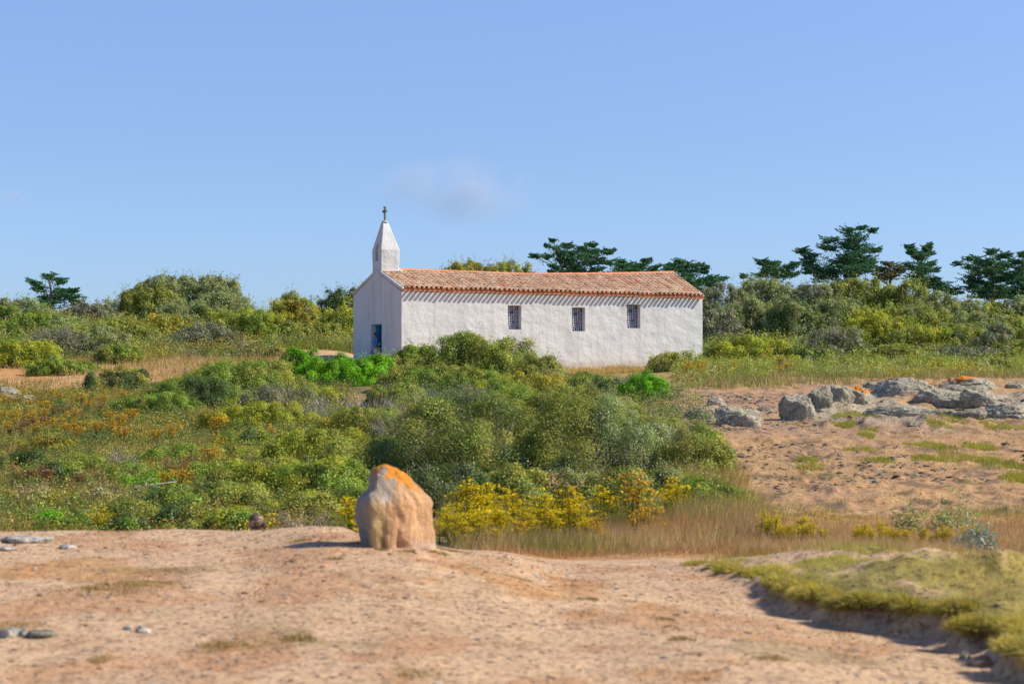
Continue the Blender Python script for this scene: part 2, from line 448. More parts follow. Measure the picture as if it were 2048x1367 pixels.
Yr = [-25., -10., 0., 5., 8.]
while Yr[-1] < 210: Yr.append(Yr[-1] + max(.05, .0042 * Yr[-1]))
Yr += [225, 250, 300, 400, 600, 1000, 2000, 6000]
Yr = np.array(Yr)
ur = np.concatenate([np.linspace(-1.6, -.36, 24), np.linspace(-.33, .33, 560), np.linspace(.36, 1.6, 24)])
UU, YY = np.meshgrid(ur, Yr)
XX = UU * np.maximum(YY, 8)
ZZ = ground_z(XX, YY)
nr, nc = XX.shape
idx = np.arange(nr * nc).reshape(nr, nc)
Fi = np.stack([idx[:-1, :-1], idx[:-1, 1:], idx[1:, 1:], idx[1:, :-1]], -1).reshape(-1, 4)
me = np_mesh('ground', np.stack([XX, YY, ZZ], -1).reshape(-1, 3), 4, Fi, ground_col(XX, YY).reshape(-1, 3), smooth=True)
tag(link('ground', me, M['ground']), kind='structure')

# ------------------------------------------------------------------ plants
def rvec(n): return norm(rng.normal(size=(n, 3)))


def leaf_quads(P, Nn, L, W):
    n = len(P)
    t = norm(np.cross(Nn, rvec(n))); b = np.cross(Nn, t)
    s = rng.uniform(.65, 1.3, (n, 1))
    t, b = t * L * s * .5, b * W * s * .5
    lift = Nn * (W * .25)
    return np.stack([P - t, P + b + lift, P + t, P - b + lift], 1)


def vary(col, n, amt=.22, warm=.12):
    c = np.tile(np.array(col, float), (n, 1)) * rng.uniform(1 - amt, 1 + amt, (n, 1))
    h = rng.normal(0, warm, n)
    c[:, 0] *= 1 + h; c[:, 2] *= 1 - h * .5
    return np.clip(c, .004, .9)


PAL = {  # leaf albedo
    'olive': (.400, .430, .080), 'green': (.305, .420, .060), 'yellow': (.49, .52, .050), 'lime': (.24, .56, .010),
    'dark': (.145, .215, .062), 'dusty': (.370, .420, .175), 'grey': (.32, .33, .21), 'straw': (.52, .43, .20), 'gold': (.50, .45, .06),
}
TWIGC = np.array([.33, .29, .28])


def ribbons(A, B, w, ncol):
    """thin tapered triangles from A to B"""
    n = len(A)
    s = norm(np.cross(B - A, rvec(n))) * w
    return np.stack([A - s, A + s, B], 1)


def bush(name, x, ytop, Y, hw, kind, label, cat='shrub', group=None, deep=.8, leaf=None, twig=0.0, mixk=None, mixf=.3, loose=.0, cover=2.4):
    X = (x - 1024) / F * Y
    z0 = gz(X, Y) - .05
    top = (YH - ytop) / F * Y
    a = hw * 1.08 / F * Y; h = max(top - z0, .35) * .96; b = max(a * deep, .3)
    px = Y / 2000.0                                     # one render pixel there
    L = leaf or max(.042, 1.55 * px * (1.15 if Y > 80 else 1.0)); W = L * .50
    root = empty(name, (X, Y, z0), label, cat, group)
    surf = 2 * math.pi * ((a * b) ** 1.6 / 3 + (a * h) ** 1.6 / 3 + (b * h) ** 1.6 / 3) ** (1 / 1.6)
    rc = .13 + .13 * min(a, h, 1.6)
    K = int(np.clip(2.3 * surf / (math.pi * rc * rc), 16, 1000))
    D = rng.normal(size=(K * 3, 3)); D = norm(D); D = D[D[:, 2] > -.05][:K]; K = len(D)
    sx, sy = rng.uniform(0, 90, 2)
    lob = 1 + .15 * vnoise(D[:, 0] * 2.1 + sx, D[:, 1] * 2.1 + sy, D[:, 2] * 2.1) + .08 * vnoise(D[:, 0] * 5 + sx, D[:, 1] * 5, D[:, 2] * 5)
    R3 = np.array([a, b, h])
    Dq = D / ((np.abs(D) ** 2.7).sum(1) ** (1 / 2.7))[:, None]
    Cc = Dq * R3 * lob[:, None] * (rng.uniform(.80, 1.0, (K, 1)))
    Cc = Cc * np.array([max(.6, 1 - rc / a * .3), max(.5, 1 - rc / b * .3), max(.4, 1 - rc / h * .6)])
    out = norm(D / R3)
    cr = rc * rng.uniform(.65, 1.3, K)
    n = int(cover * surf / (L * W * .5) * (1 - twig * .75))
    wgt = cr ** 2 * np.where(D[:, 1] > .45, .45, 1.0); wgt /= wgt.sum()
    ci = rng.choice(K, n, p=wgt)
    d = norm(rng.normal(size=(n, 3)) + 1.0 * out[ci] + np.array([0, 0, .45]))
    P = Cc[ci] + d * (cr[ci] * np.clip(rng.beta(4, 1.6, n) * 1.12 + loose * rng.uniform(-.2, .5, n), 0, 1.6))[:, None]
    P[:, 2] = np.maximum(P[:, 2], .02)
    Nn = norm(.7 * d + .75 * rvec(n) + np.array([0, 0, .45]))
    kk = np.array(PAL[kind])
    base = np.tile(kk, (K, 1)) * rng.uniform(.62, 1.30, (K, 1))
    if mixk:
        sel = vnoise(D[:, 0] * 1.8 + sy, D[:, 1] * 1.8, D[:, 2] * 1.8 + sx) > (1 - 2 * mixf) * .8
        base[sel] = np.array(PAL[mixk]) * rng.uniform(.8, 1.2, (int(sel.sum()), 1))
    base[:, 0] *= rng.uniform(.88, 1.15, K)
    C = base[ci] * vary((1, 1, 1), n, .45, .12)
    Q = leaf_quads(P, Nn, L, W)
    nf_ = int(n * (.16 if Y < 85 else .34))                                  # leaves filling the crown between the clumps
    fi = rng.integers(0, K, nf_); Pf = Cc[fi] * rng.uniform(.62, 1.02, (nf_, 1)) + rng.normal(0, .55, (nf_, 3)) * cr[fi][:, None]
    Pf[:, 2] = np.maximum(Pf[:, 2], .02)
    Q = np.concatenate([Q, leaf_quads(Pf, norm(out[fi] * .5 + rvec(nf_) * .8), L * 1.15, W * 1.15)])
    C = np.concatenate([C, base[fi] * vary((.9, .9, .9), nf_, .25, .1)])
    # shoots that break the outline
    ns = int(12 + surf * (11 if Y < 80 else 4.5))
    si = rng.choice(K, ns); up = norm(out[si] + rng.normal(0, .35, (ns, 3)) + np.array([0, 0, .8]))
    ln = rng.uniform(.12, .40, ns) * (1.0 + .5 * min(h, 2))
    m_ = 9; tt = np.tile(np.linspace(.2, 1, m_), ns); so_ = np.repeat(np.arange(ns), m_)
    Ps = Cc[si][so_] + up[so_] * (cr[si][so_] * .8 + tt * ln[so_])[:, None] + rng.normal(0, L * .5, (ns * m_, 3))
    Qs = leaf_quads(Ps, rvec(ns * m_), L * .9, W * .9)
    Cs = base[si][so_] * vary((1.1, 1.1, 1), ns * m_, .2, .1)
    if twig < .95:
        cards('foliage', np.concatenate([Q, Qs]), np.concatenate([C, Cs]), M['leaf'], root)
    # branches from the ground into the clumps, and bare twigs where the photo shows them
    kb = min(K, 46); bi = rng.choice(K, kb, replace=False)
    A = np.stack([rng.normal(0, a * .16, kb), rng.normal(0, b * .16, kb), np.zeros(kb)], 1)
    mid = A * .5 + Cc[bi] * .5 + rng.normal(0, rc * .4, (kb, 3)); mid[:, 2] = np.abs(mid[:, 2])
    w = .012 + .010 * min(h, 2)
    T3 = [ribbons(A, mid, w, 0), ribbons(mid * 1.0 - (mid - A) * .25, Cc[bi], w * .7, 0)]
    if twig > 0:
        nt_ = int(twig * surf * (150 if Y < 60 else 85))
        ti = rng.choice(K, nt_); dr = norm(out[ti] + rng.normal(0, .5, (nt_, 3)) + np.array([0, 0, .55]))
        S0 = Cc[ti] + rng.normal(0, .5, (nt_, 3)) * cr[ti][:, None] - out[ti] * cr[ti][:, None] * .6
        S0[:, 2] = np.maximum(S0[:, 2], 0.01)
        T3.append(ribbons(S0, S0 + dr * rng.uniform(.18, .5, (nt_, 1)) * (.6 + .4 * min(h, 1.5)), max(.005, px * .26), 0))
    T = np.concatenate(T3)
    Tc = np.tile(TWIGC, (len(T), 1)) * rng.uniform(.6, 1.3, (len(T), 1))
    Tc[:2 * kb] *= np.array([.55, .5, .42])
    cards('branches', T, Tc, M['twig'], root)
    return root


def tubes_np(mb, A, B, r0, r1, sag=0):
    mid = (np.array(A) + np.array(B)) / 2 + np.array([0, 0, sag])
    mb.tube([A, mid, B], [r0, (r0 + r1) / 2, r1], 6)


def cypress(x0, ybase, Y, pads, label, scale, ox, oy, col=(.030, .075, .028), lean=0.0, trunk_top=None):
    """layered wind-swept cypress: each pad is one flat spray of foliage on its own limb"""
    pads = [((ox + p[0] / scale), (oy + p[1] / scale), p[2] / scale, p[3] / scale) for p in pads]
    X0 = (x0 - 1024) / F * Y
    zb = min(gz(X0, Y), (YH - ybase) / F * Y) - .2
    root = empty('cypress_tree', (X0, Y, zb), label, 'tree', 'cypresses on the skyline')
    k = Y / F
    top = min(pads, key=lambda p: p[1])
    width = max(p[0] + p[2] for p in pads) - min(p[0] - p[2] for p in pads)
    tp = np.array([(top[0] - x0) * k * .8, 0, (YH - top[1]) * k - zb])
    trunk = MB(); limbs = MB()
    sway = rng.normal(0, .25, (5, 2))
    tpts = [np.array([tp[0] * t ** 1.3 + sway[i, 0] * t * (1 - t) * 3, sway[i, 1] * t, tp[2] * t]) for i, t in enumerate((0, .25, .5, .75, .98))]
    trunk.tube(tpts, [.26, .21, .16, .10, .03], 8)
    Qs, Cs = [], []
    for (px_, py_, hw, hh) in pads:
        dz = (YH - py_) * k - zb
        c = np.array([(px_ - x0) * k, rng.normal(0, width * k * .16), dz])
        t = np.clip(dz / tp[2] - rng.uniform(.08, .2), .08, .95)
        j = np.array([np.interp(t, (0, .25, .5, .75, .98), [q[i] for q in tpts]) for i in range(3)])
        tubes_np(limbs, j, c + np.array([0, 0, -hh * k * .5]), .055, .02, -.12)
        rx, ry, rz = hw * k, max(hw * k * .75, .5), hh * k * 1.5
        n = int(np.clip(1900 * rx * max(rz, .25), 260, 4200))
        # a fan of rising, tapering plumes blown outwards from the trunk
        sg = np.sign(c[0] - j[0]) or 1.0
        nfi = 10 + int(rx * 8 + rz * 9)
        dirx = np.where(rng.random(nfi) < .68, sg, -sg)
        S0 = c + np.stack([-dirx * rng.uniform(-.25, .85, nfi) * rx, rng.normal(0, .42, nfi) * ry, rng.uniform(-1.15, .6, nfi) * rz], 1)
        Lf = rx * rng.uniform(.5, 1.15, nfi) + .15
        E0 = S0 + np.stack([dirx * Lf, rng.normal(0, .35, nfi) * Lf, rng.uniform(-.02, .36, nfi) * Lf], 1)
        E0[:, 0] = np.clip(E0[:, 0], c[0] - rx * 1.22, c[0] + rx * 1.22)
        per = int(np.clip(n / nfi, 34, 130)); fi = np.repeat(np.arange(nfi), per); m3 = len(fi)
        t3 = rng.beta(1.1, 1.25, m3)[:, None]
        ax = norm(E0 - S0)
        P = S0[fi] * (1 - t3) + E0[fi] * t3; P[:, 2] += (t3[:, 0] ** 2) * .07 * Lf[fi]
        P += rng.normal(0, 1, (m3, 3)) * np.array([.11, .13, .085]) * ((1 - t3) ** .7 * (.42 + .30 * rz) + .10)
        o = norm(ax[fi] * .9 + rng.normal(0, .45, (m3, 3)) + np.array([0, 0, .28]))
        ln = rng.uniform(.14, .34, (m3, 1)); wd = .045
        sv = norm(np.cross(o, rvec(m3))) * wd
        Qs.append(np.stack([P - o * ln * .5, P + sv, P + o * ln * .5, P - sv], 1))
        Cs.append((np.array(col) * rng.uniform(.72, 1.3, (nfi, 1)))[fi] * vary((1, 1, 1), m3, .3, .15))
        # foliage along the limb back towards the trunk
        m2 = int(n * .18); tt = rng.uniform(.25, 1, (m2, 1))
        P = j * (1 - tt) + c * tt + rng.normal(0, 1, (m2, 3)) * np.array([.22, .25, .16]) * (.5 + tt)
        o = norm((c - j) * .5 / max(np.linalg.norm(c - j), .1) + rng.normal(0, .5, (m2, 3)) + np.array([0, 0, .2]))
        ln = rng.uniform(.16, .38, (m2, 1)); s = norm(np.cross(o, rvec(m2))) * wd
        Qs.append(np.stack([P - o * ln * .5, P + s, P + o * ln * .5, P - s], 1)); Cs.append(vary(col, m2, .4, .15))
    cards('crown', np.concatenate(Qs), np.concatenate(Cs), M['needle'], root)
    trunk.build('trunk', M['bark'], root, smooth=True)
    limbs.build('limbs', M['bark'], root, smooth=True)
    return root


CYP = [
    (105, 620, 175, [(285, 150, 50, 12), (200, 190, 50, 10), (350, 180, 40, 12), (230, 225, 45, 12), (320, 235, 60, 14), (420, 235, 35, 10), (250, 280, 45, 14), (420, 275, 55, 12), (300, 315, 75, 16), (440, 305, 45, 10), (340, 265, 50, 12)],
     'lone small dark cypress rising above the scrub at far left', 2.926, 0, 500),
    (1140, 575, 185, [(320, 125, 35, 8), (270, 150, 28, 9), (370, 160, 60, 14), (470, 165, 70, 16), (690, 150, 60, 12), (610, 175, 70, 16), (150, 255, 62, 12), (270, 260, 60, 13), (400, 225, 70, 18), (520, 230, 70, 20), (740, 205, 90, 16), (870, 210, 62, 10), (660, 230, 80, 16), (850, 240, 60, 9), (440, 290, 110, 18), (620, 270, 110, 18), (780, 280, 70, 12), (340, 375, 65, 14), (520, 340, 110, 18), (680, 320, 110, 16), (310, 405, 40, 9), (560, 390, 100, 18), (750, 385, 80, 14), (420, 420, 80, 14), (660, 425, 110, 15), (880, 434, 70, 9)],
     'wide flat-topped dark cypress behind the middle of the chapel roof', 4.876, 1040, 460),
    (1265, 575, 188, [(1000, 300, 60, 12), (1220, 300, 48, 11), (1060, 325, 90, 18), (1170, 345, 110, 18), (960, 385, 40, 12), (1290, 380, 110, 22), (1120, 400, 110, 22), (850, 322, 110, 14), (1010, 350, 70, 16), (1090, 440, 80, 14)],
     'low spreading cypress between the two taller ones behind the roof', 4.876, 1040, 460),
    (1372, 590, 184, [(1590, 310, 100, 12), (1500, 345, 60, 14), (1700, 345, 100, 14), (1560, 370, 150, 20), (1800, 365, 40, 14), (1450, 390, 70, 18), (1740, 395, 60, 14), (1620, 400, 100, 14), (1640, 445, 60, 12), (1800, 410, 30, 10), (1560, 460, 50, 14)],
     'domed cypress showing above the right end of the chapel roof', 4.876, 1040, 460),
    (1415, 600, 180, [(1870, 470, 110, 16), (1980, 470, 60, 14), (1780, 500, 90, 18), (1640, 490, 90, 18), (1680, 540, 80, 18), (1860, 520, 110, 18), (1700, 580, 60, 18)],
     'low dark cypress thicket sloping off the roof\'s right gable', 4.876, 1040, 460),
    (1550, 580, 182, [(430, 290, 45, 9), (540, 292, 40, 12), (640, 300, 30, 10), (470, 320, 75, 16), (600, 335, 65, 16), (420, 370, 40, 12), (540, 350, 90, 16), (610, 365, 60, 12), (330, 370, 22, 10)],
     'short ragged cypress left of the tallest cypress', 3.066, 1380, 430),
    (1692, 580, 185, [(1040, 80, 38, 8), (1090, 105, 32, 9), (960, 100, 65, 13), (870, 150, 68, 11), (1000, 145, 75, 16), (850, 205, 65, 11), (960, 190, 90, 14), (1040, 205, 80, 15), (1130, 213, 55, 11), (700, 215, 55, 10), (740, 250, 70, 15), (735, 290, 58, 15), (980, 255, 115, 18), (1110, 262, 60, 15), (780, 330, 75, 20), (960, 300, 140, 22), (1080, 300, 70, 16), (800, 385, 55, 16), (1000, 345, 130, 22), (870, 350, 70, 20), (720, 345, 40, 14)],
     'tallest cypress, with tiered wind-swept branches, on the right skyline', 3.066, 1380, 430),
    (1778, 585, 190, [(1220, 300, 48, 14), (1270, 325, 48, 14), (1180, 335, 50, 18), (1230, 365, 70, 18), (1170, 375, 50, 16)],
     'small brownish cypress just right of the tallest one', 3.066, 1380, 430),
    (1830, 590, 186, [(1350, 192, 24, 9), (1455, 185, 22, 8), (1425, 210, 34, 9), (1380, 225, 42, 10), (1325, 235, 24, 8), (1470, 232, 28, 8), (1400, 265, 55, 12), (1490, 295, 40, 8), (1380, 305, 60, 15), (1450, 305, 45, 11), (1510, 330, 36, 8), (1410, 345, 85, 15), (1510, 388, 34, 8), (1400, 390, 90, 16), (1470, 420, 110, 17), (1560, 440, 90, 15), (1600, 470, 70, 14)],
     'slender fork-topped cypress with a long low skirt on the right skyline', 3.066, 1380, 430),
    (1985, 600, 184, [(1840, 230, 46, 10), (1900, 255, 55, 13), (1750, 265, 55, 11), (1675, 288, 36, 8), (1810, 285, 85, 14), (1930, 300, 80, 17), (1730, 325, 70, 13), (1840, 335, 120, 20), (1770, 380, 90, 18), (1900, 380, 100, 22), (1720, 440, 60, 16), (1850, 430, 130, 25), (1780, 470, 90, 22), (1920, 470, 100, 25)],
     'broad dark cypress second from the right edge', 3.066, 1380, 430),
    (2052, 600, 182, [(2035, 240, 36, 12), (2005, 285, 46, 12), (2060, 300, 60, 14), (2035, 340, 70, 17), (2000, 395, 60, 20), (2060, 420, 80, 22), (2030, 465, 80, 25), (1980, 490, 70, 20)],
     'dense dark cypress cut off by the right edge', 3.066, 1380, 430),
]
for (x0, yb, Y, pads, lab, sc_, ox, oy) in CYP:
    cypress(x0, yb, Y, pads, lab, sc_, ox, oy, col=(.19, .18, .09) if 'brownish' in lab else (.085, .205, .090))

PAL['rust'] = (.42, .22, .06)
# (x, top y, distance, half width, kind, label, options)
B = [
    # hill at left, far to near
    (372, 546, 140, 112, 'dusty', 'big rounded grey-green tree-like bush on the left skyline', dict(mixk='olive')),
    (300, 572, 137, 62, 'olive', 'left shoulder bush of the big rounded clump on the left skyline', {}),
    (455, 584, 136, 52, 'dusty', 'right shoulder bush of the big rounded clump on the left skyline', {}),
    (372, 606, 130, 90, 'dusty', 'grey-green bush in front of the big rounded clump on the left skyline', dict(mixk='dark')),
    (585, 588, 128, 50, 'gold', 'yellowish domed bush standing against the sky left of the chapel', dict(mixk='olive')),
    (700, 574, 132, 66, 'dark', 'dark tall bush immediately behind the chapel\'s front wall', dict(mixk='olive', mixf=.2)),
    (685, 612, 120, 48, 'yellow', 'yellow-green bush beside the chapel front, before the dark one', dict(mixk='dark')),
    (480, 618, 116, 88, 'yellow', 'wide bright yellow-green bush midway up the left slope', dict(mixk='green', mixf=.4)),
    (410, 648, 110, 66, 'grey', 'grey-green bush left of the wide bright yellow-green one on the slope', dict(twig=.35)),
    (565, 645, 116, 55, 'olive', 'low olive bush right of the wide bright yellow-green one on the slope', {}),
    (640, 645, 118, 58, 'olive', 'low olive bush above the sandy path by the chapel', dict(mixk='gold')),
    (125, 660, 103, 76, 'grey', 'dead-looking purple-grey twiggy bush on the left slope', dict(twig=.85)),
    (190, 645, 104, 72, 'olive', 'pale olive bush growing over the purple-grey twiggy one', dict(mixk='dusty')),
    (30, 598, 128, 60, 'dusty', 'grey-green bush under the sky at the far left edge', dict(mixk='green')),
    (-20, 640, 112, 60, 'green', 'green bush at the left edge below the skyline', dict(mixk='dusty')),
    (85, 622, 122, 66, 'green', 'green bush below the lone left cypress', dict(mixk='dusty')),
    (175, 610, 134, 52, 'grey', 'greyish bush at the foot of the lone left cypress', {}),
    (235, 602, 140, 46, 'dusty', 'small grey bush between the lone cypress and the big skyline bush', dict(twig=.2)),
    (250, 640, 115, 72, 'olive', 'olive bush in the middle of the left slope', dict(mixk='green')),
    (325, 632, 120, 66, 'gold', 'brownish-yellow bush in the middle of the left slope', dict(mixk='olive')),
    (45, 678, 98, 72, 'yellow', 'yellow-green bush at the left edge above the sandy track', dict(mixk='green')),
    (235, 690, 98, 46, 'green', 'small green bush above the sandy track', dict(mixk='olive')),
    (130, 722, 92, 70, 'green', 'low dark green bush under the purple-grey twiggy one', dict(mixk='olive')),
    (243, 738, 80, 64, 'dark', 'compact dark dome-shaped bush at the end of the sandy track', dict(mixk='olive')),
    # behind the chapel
    (990, 514, 148, 98, 'olive', 'olive tree-like bush topping the chapel roof line', dict(mixk='gold')),
    (925, 532, 146, 60, 'gold', 'lower yellowish bush left of the olive one above the roof', {}),
    # hill at right
    (1700, 716, 94, 60, 'olive', 'low olive bush behind the rock with the orange spot', dict(mixk='green')),
    (1850, 722, 92, 62, 'green', 'low leafy bush behind the outcrop\'s long back slab', dict(mixk='olive')),
    (1985, 720, 92, 60, 'olive', 'low bush right above the highest pyramid rock', dict(mixk='dusty')),
    (1440, 722, 95, 34, 'green', 'small leafy bush between chapel corner and bright dome', dict(mixk='yellow')),
    (1590, 728, 92, 48, 'olive', 'low olive bush at the foot of the small dark one', dict(mixk='yellow')),
    (1440, 572, 140, 62, 'dusty', 'grey-green scrub bush just right of the chapel roof end', dict(mixk='grey')),
    (1530, 556, 142, 72, 'dusty', 'grey-green scrub bush below the short ragged cypress', dict(mixk='olive')),
    (1625, 560, 140, 70, 'dusty', 'brownish grey scrub bush left of the tallest cypress foot', dict(mixk='grey', twig=.2)),
    (1715, 548, 141, 72, 'olive', 'pale crowned scrub bush below the tallest cypress', dict(mixk='dusty')),
    (1800, 562, 140, 70, 'olive', 'smooth green scrub bush below the fork-topped cypress', dict(mixk='dusty')),
    (1885, 590, 138, 64, 'dusty', 'low grey-green scrub bush in the skyline gap at right', {}),
    (1965, 600, 138, 66, 'olive', 'low green scrub bush below the broad right cypress', dict(mixk='dusty')),
    (2045, 598, 138, 62, 'dusty', 'low grey scrub bush at the right edge under the cypress', {}),
    (1425, 615, 126, 58, 'grey', 'grey twiggy bush against the chapel\'s right corner', dict(twig=.35)),
    (1500, 600, 128, 66, 'dusty', 'shaded grey-green bush in the scrub behind the bright dome', dict(mixk='dark')),
    (1585, 605, 127, 70, 'dusty', 'dark-based grey-green bush centred in the right scrub', dict(mixk='dark')),
    (1670, 600, 128, 66, 'dusty', 'olive-grey bush above the yellowish thicket', dict(mixk='olive')),
    (1760, 605, 126, 66, 'olive', 'soft green bush above the yellowish thicket', dict(mixk='yellow', mixf=.15)),
    (1850, 615, 125, 70, 'olive', 'green bush on the right slope behind the yellowish thicket', dict(mixk='dusty')),
    (1945, 625, 124, 70, 'dusty', 'grey-green bush high on the right slope', {}),
    (2035, 628, 123, 62, 'olive', 'green bush high on the slope at the right edge', dict(mixk='dusty')),
    (1505, 672, 100, 92, 'yellow', 'bright dome-shaped bush with dark shaded foot right of the chapel', dict(mixk='dark', mixf=.35)),
    (1600, 695, 100, 52, 'dark', 'small dark bush attached to the right of the bright dome', dict(mixk='yellow', mixf=.2)),
    (1665, 652, 108, 62, 'grey', 'dark twiggy bush on the left of the yellowish thicket', dict(twig=.4, mixk='dark')),
    (1755, 622, 112, 78, 'yellow', 'tallest yellowish bush of the thicket above the rocks', dict(mixk='olive')),
    (1840, 645, 110, 72, 'yellow', 'yellow-green bush in the thicket above the rocks', dict(mixk='olive', mixf=.4)),
    (1790, 690, 102, 62, 'olive', 'olive bush at the front foot of the thicket above the rocks', dict(mixk='yellow')),
    (1925, 650, 110, 72, 'olive', 'olive bush right of the yellowish thicket', dict(mixk='dusty')),
    (2010, 655, 109, 72, 'olive', 'tall olive bush at the right edge of the slope', dict(mixk='grey')),
    (1940, 695, 102, 68, 'grey', 'dark grey bush above the highest rock', dict(mixk='dark', twig=.25)),
    (2035, 700, 101, 62, 'olive', 'grey-green bush at the right edge above the rocks', dict(mixk='grey')),
    (1870, 715, 98, 52, 'green', 'low green bush between thicket and rocks', dict(mixk='olive')),
    # against the chapel
    (1356, 704, 93, 58, 'olive', 'loose bush with thin upright shoots at the chapel\'s right corner', dict(mixk='yellow', loose=.5, cover=1.7)),
    (850, 688, 88, 70, 'olive', 'bush hiding the foot of the chapel wall near its front corner', dict(mixk='green')),
    (925, 668, 88, 66, 'green', 'tallest bush before the chapel wall', dict(mixk='olive', loose=.3)),
    (1005, 674, 87, 70, 'olive', 'rounded bush before the chapel wall below its first window', dict(mixk='green', loose=.3)),
    (1068, 708, 85, 54, 'olive', 'low bush ending the row before the chapel wall', dict(twig=.25, loose=.3)),
    (795, 706, 87, 44, 'olive', 'small pale bush at the chapel\'s front corner', dict(mixk='dusty')),
    (606, 696, 82, 44, 'lime', 'leftmost vivid lime green shrub of the lime patch', dict(cover=2.8)),
    (668, 714, 80, 66, 'lime', 'widest vivid lime green shrub of the lime patch', dict(cover=2.8)),
    (722, 726, 78, 48, 'lime', 'low vivid lime green shrub before the chapel door', dict(cover=2.8)),
    (757, 711, 84, 36, 'lime', 'vivid lime green shrub touching the chapel\'s front wall', dict(cover=2.8)),
    (1292, 750, 68, 48, 'lime', 'isolated vivid lime green shrub right of the big thicket', dict(cover=2.8)),
    # thicket, back to front
    (1165, 748, 80, 58, 'dark', 'dark bush in the thicket below the second window', dict(mixk='olive', loose=.3)),
    (1110, 742, 82, 44, 'grey', 'grey twiggy bush below the space between two windows', dict(twig=.8)),
    (1235, 758, 75, 40, 'dark', 'small dark bush beside the isolated lime shrub', dict(mixk='grey')),
    (515, 710, 73, 88, 'olive', 'round bush left of the lime patch', dict(mixk='yellow')),
    (465, 724, 71, 96, 'green', 'dark green bush topping the left wing of the thicket', dict(mixk='olive')),
    (395, 752, 68, 96, 'dark', 'dark bush low on the left wing of the thicket', dict(mixk='green', mixf=.4, twig=.2)),
    (318, 788, 66, 84, 'green', 'green bush ending the left wing of the thicket', dict(mixk='dark')),
    (560, 772, 66, 72, 'grey', 'bare grey hollow-looking bush in the left wing of the thicket', dict(twig=.7, mixk='dark')),
    (632, 772, 68, 54, 'yellow', 'yellow-green bush under the lime patch', dict(mixk='olive')),
    (705, 785, 62, 96, 'grey', 'broad bare purple-grey twiggy bush under the lime patch', dict(twig=.95)),
    (620, 822, 60, 70, 'grey', 'low bare grey twigs sloping left from the broad twiggy bush', dict(twig=.9)),
    (515, 806, 57, 112, 'yellow', 'low yellow-green sprawling bush in the left wing', dict(mixk='green', deep=.5)),
    (860, 730, 75, 92, 'olive', 'bush with mottled crown below the chapel wall', dict(mixk='green')),
    (955, 738, 72, 84, 'green', 'green bush in the middle of the thicket\'s upper edge', dict(mixk='olive')),
    (1058, 748, 68, 78, 'gold', 'golden olive bush in the thicket\'s upper right', dict(mixk='olive', mixf=.35)),
    (795, 770, 66, 62, 'olive', 'olive bush right of the broad twiggy one', dict(mixk='green')),
    (1140, 768, 62, 74, 'olive', 'grey-olive bush left of the isolated lime shrub', dict(mixk='dark')),
    (1225, 800, 60, 62, 'olive', 'grey-olive bush just below the isolated lime shrub', dict(mixk='green')),
    (905, 768, 55, 100, 'grey', 'bare grey twiggy bush in the centre of the thicket', dict(twig=.9, mixk='olive')),
    (1010, 758, 56, 92, 'green', 'bright topped bush right of the central twiggy one', dict(mixk='yellow')),
    (1105, 785, 53, 96, 'olive', 'large olive bush filling the thicket centre right', dict(mixk='green')),
    (1212, 792, 52, 88, 'olive', 'large dusty olive bush on the thicket\'s right', dict(mixk='dusty')),
    (1325, 836, 50, 88, 'olive', 'rounded olive bush at the thicket\'s right flank', dict(mixk='dusty')),
    (1385, 850, 46, 52, 'green', 'rightmost rounded bush of the thicket before the bare ground', dict(mixk='olive')),
    (745, 815, 52, 100, 'gold', 'yellowish olive bush above the boulder\'s left', dict(mixk='olive', mixf=.45)),
    (840, 815, 47, 96, 'olive', 'dark mottled bush behind the boulder top', dict(mixk='dark', twig=.3)),
    (640, 855, 44, 96, 'olive', 'olive bush in the lower left of the thicket', dict(mixk='yellow', mixf=.35)),
    (735, 870, 41, 92, 'olive', 'dense olive bush behind the boulder\'s left shoulder', dict(mixk='green')),
    (925, 778, 40, 162, 'olive', 'largest humped bush of the thicket, right behind the boulder, grey twigs on its left', dict(mixk='dark', mixf=.45, twig=.45, deep=.75)),
    (1180, 806, 40, 152, 'olive', 'second largest humped bush, filling the thicket\'s right front', dict(mixk='dusty', mixf=.3, twig=.25, deep=.75)),
    (820, 812, 44, 80, 'grey', 'bare grey twig bush leaning on the left of the largest humped bush', dict(twig=.95)),
    (1315, 845, 41, 82, 'grey', 'bare grey twiggy patch bush at the thicket\'s lower right', dict(twig=.85)),
    (1392, 870, 39, 62, 'olive', 'pale olive bush at the thicket\'s lower right corner', dict(mixk='dusty')),
    (545, 915, 37, 115, 'yellow', 'wide yellow-green bush low in the thicket\'s left', dict(mixk='olive', mixf=.5)),
    (430, 965, 34, 92, 'dark', 'dark low bush at the thicket\'s left foot', dict(mixk='olive', mixf=.5, twig=.2)),
    (655, 925, 36, 92, 'yellow', 'yellow-green bush left of the boulder', dict(mixk='green', mixf=.5)),
    (600, 985, 31.5, 70, 'olive', 'low olive bush just behind the seated head', dict(mixk='yellow', mixf=.4)),
    (715, 975, 32, 60, 'green', 'fresh green bush touching the boulder\'s left', dict(mixk='olive', twig=.3)),
    (480, 1010, 30, 62, 'green', 'small green bush at the sand crest left of the seated head', dict(mixk='yellow')),
    (370, 1015, 30, 56, 'olive', 'small olive bush at the sand crest further left', dict(mixk='dark')),
    (900, 925, 32, 76, 'dark', 'dark bush in shadow right behind the boulder', dict(twig=.5)),
    (1010, 930, 32.5, 82, 'olive', 'pale leafy bush behind the ragwort drift', dict(mixk='dusty')),
    (1120, 935, 33, 86, 'dusty', 'pale grassy-looking bush behind the second ragwort group', dict(mixk='straw', mixf=.5, loose=.4)),
    (1230, 940, 33, 78, 'olive', 'greyish bush behind the dark-stemmed ragwort', dict(mixk='grey', twig=.2)),
    (1330, 935, 34, 82, 'olive', 'soft olive bush at the thicket\'s right foot', dict(mixk='dusty')),
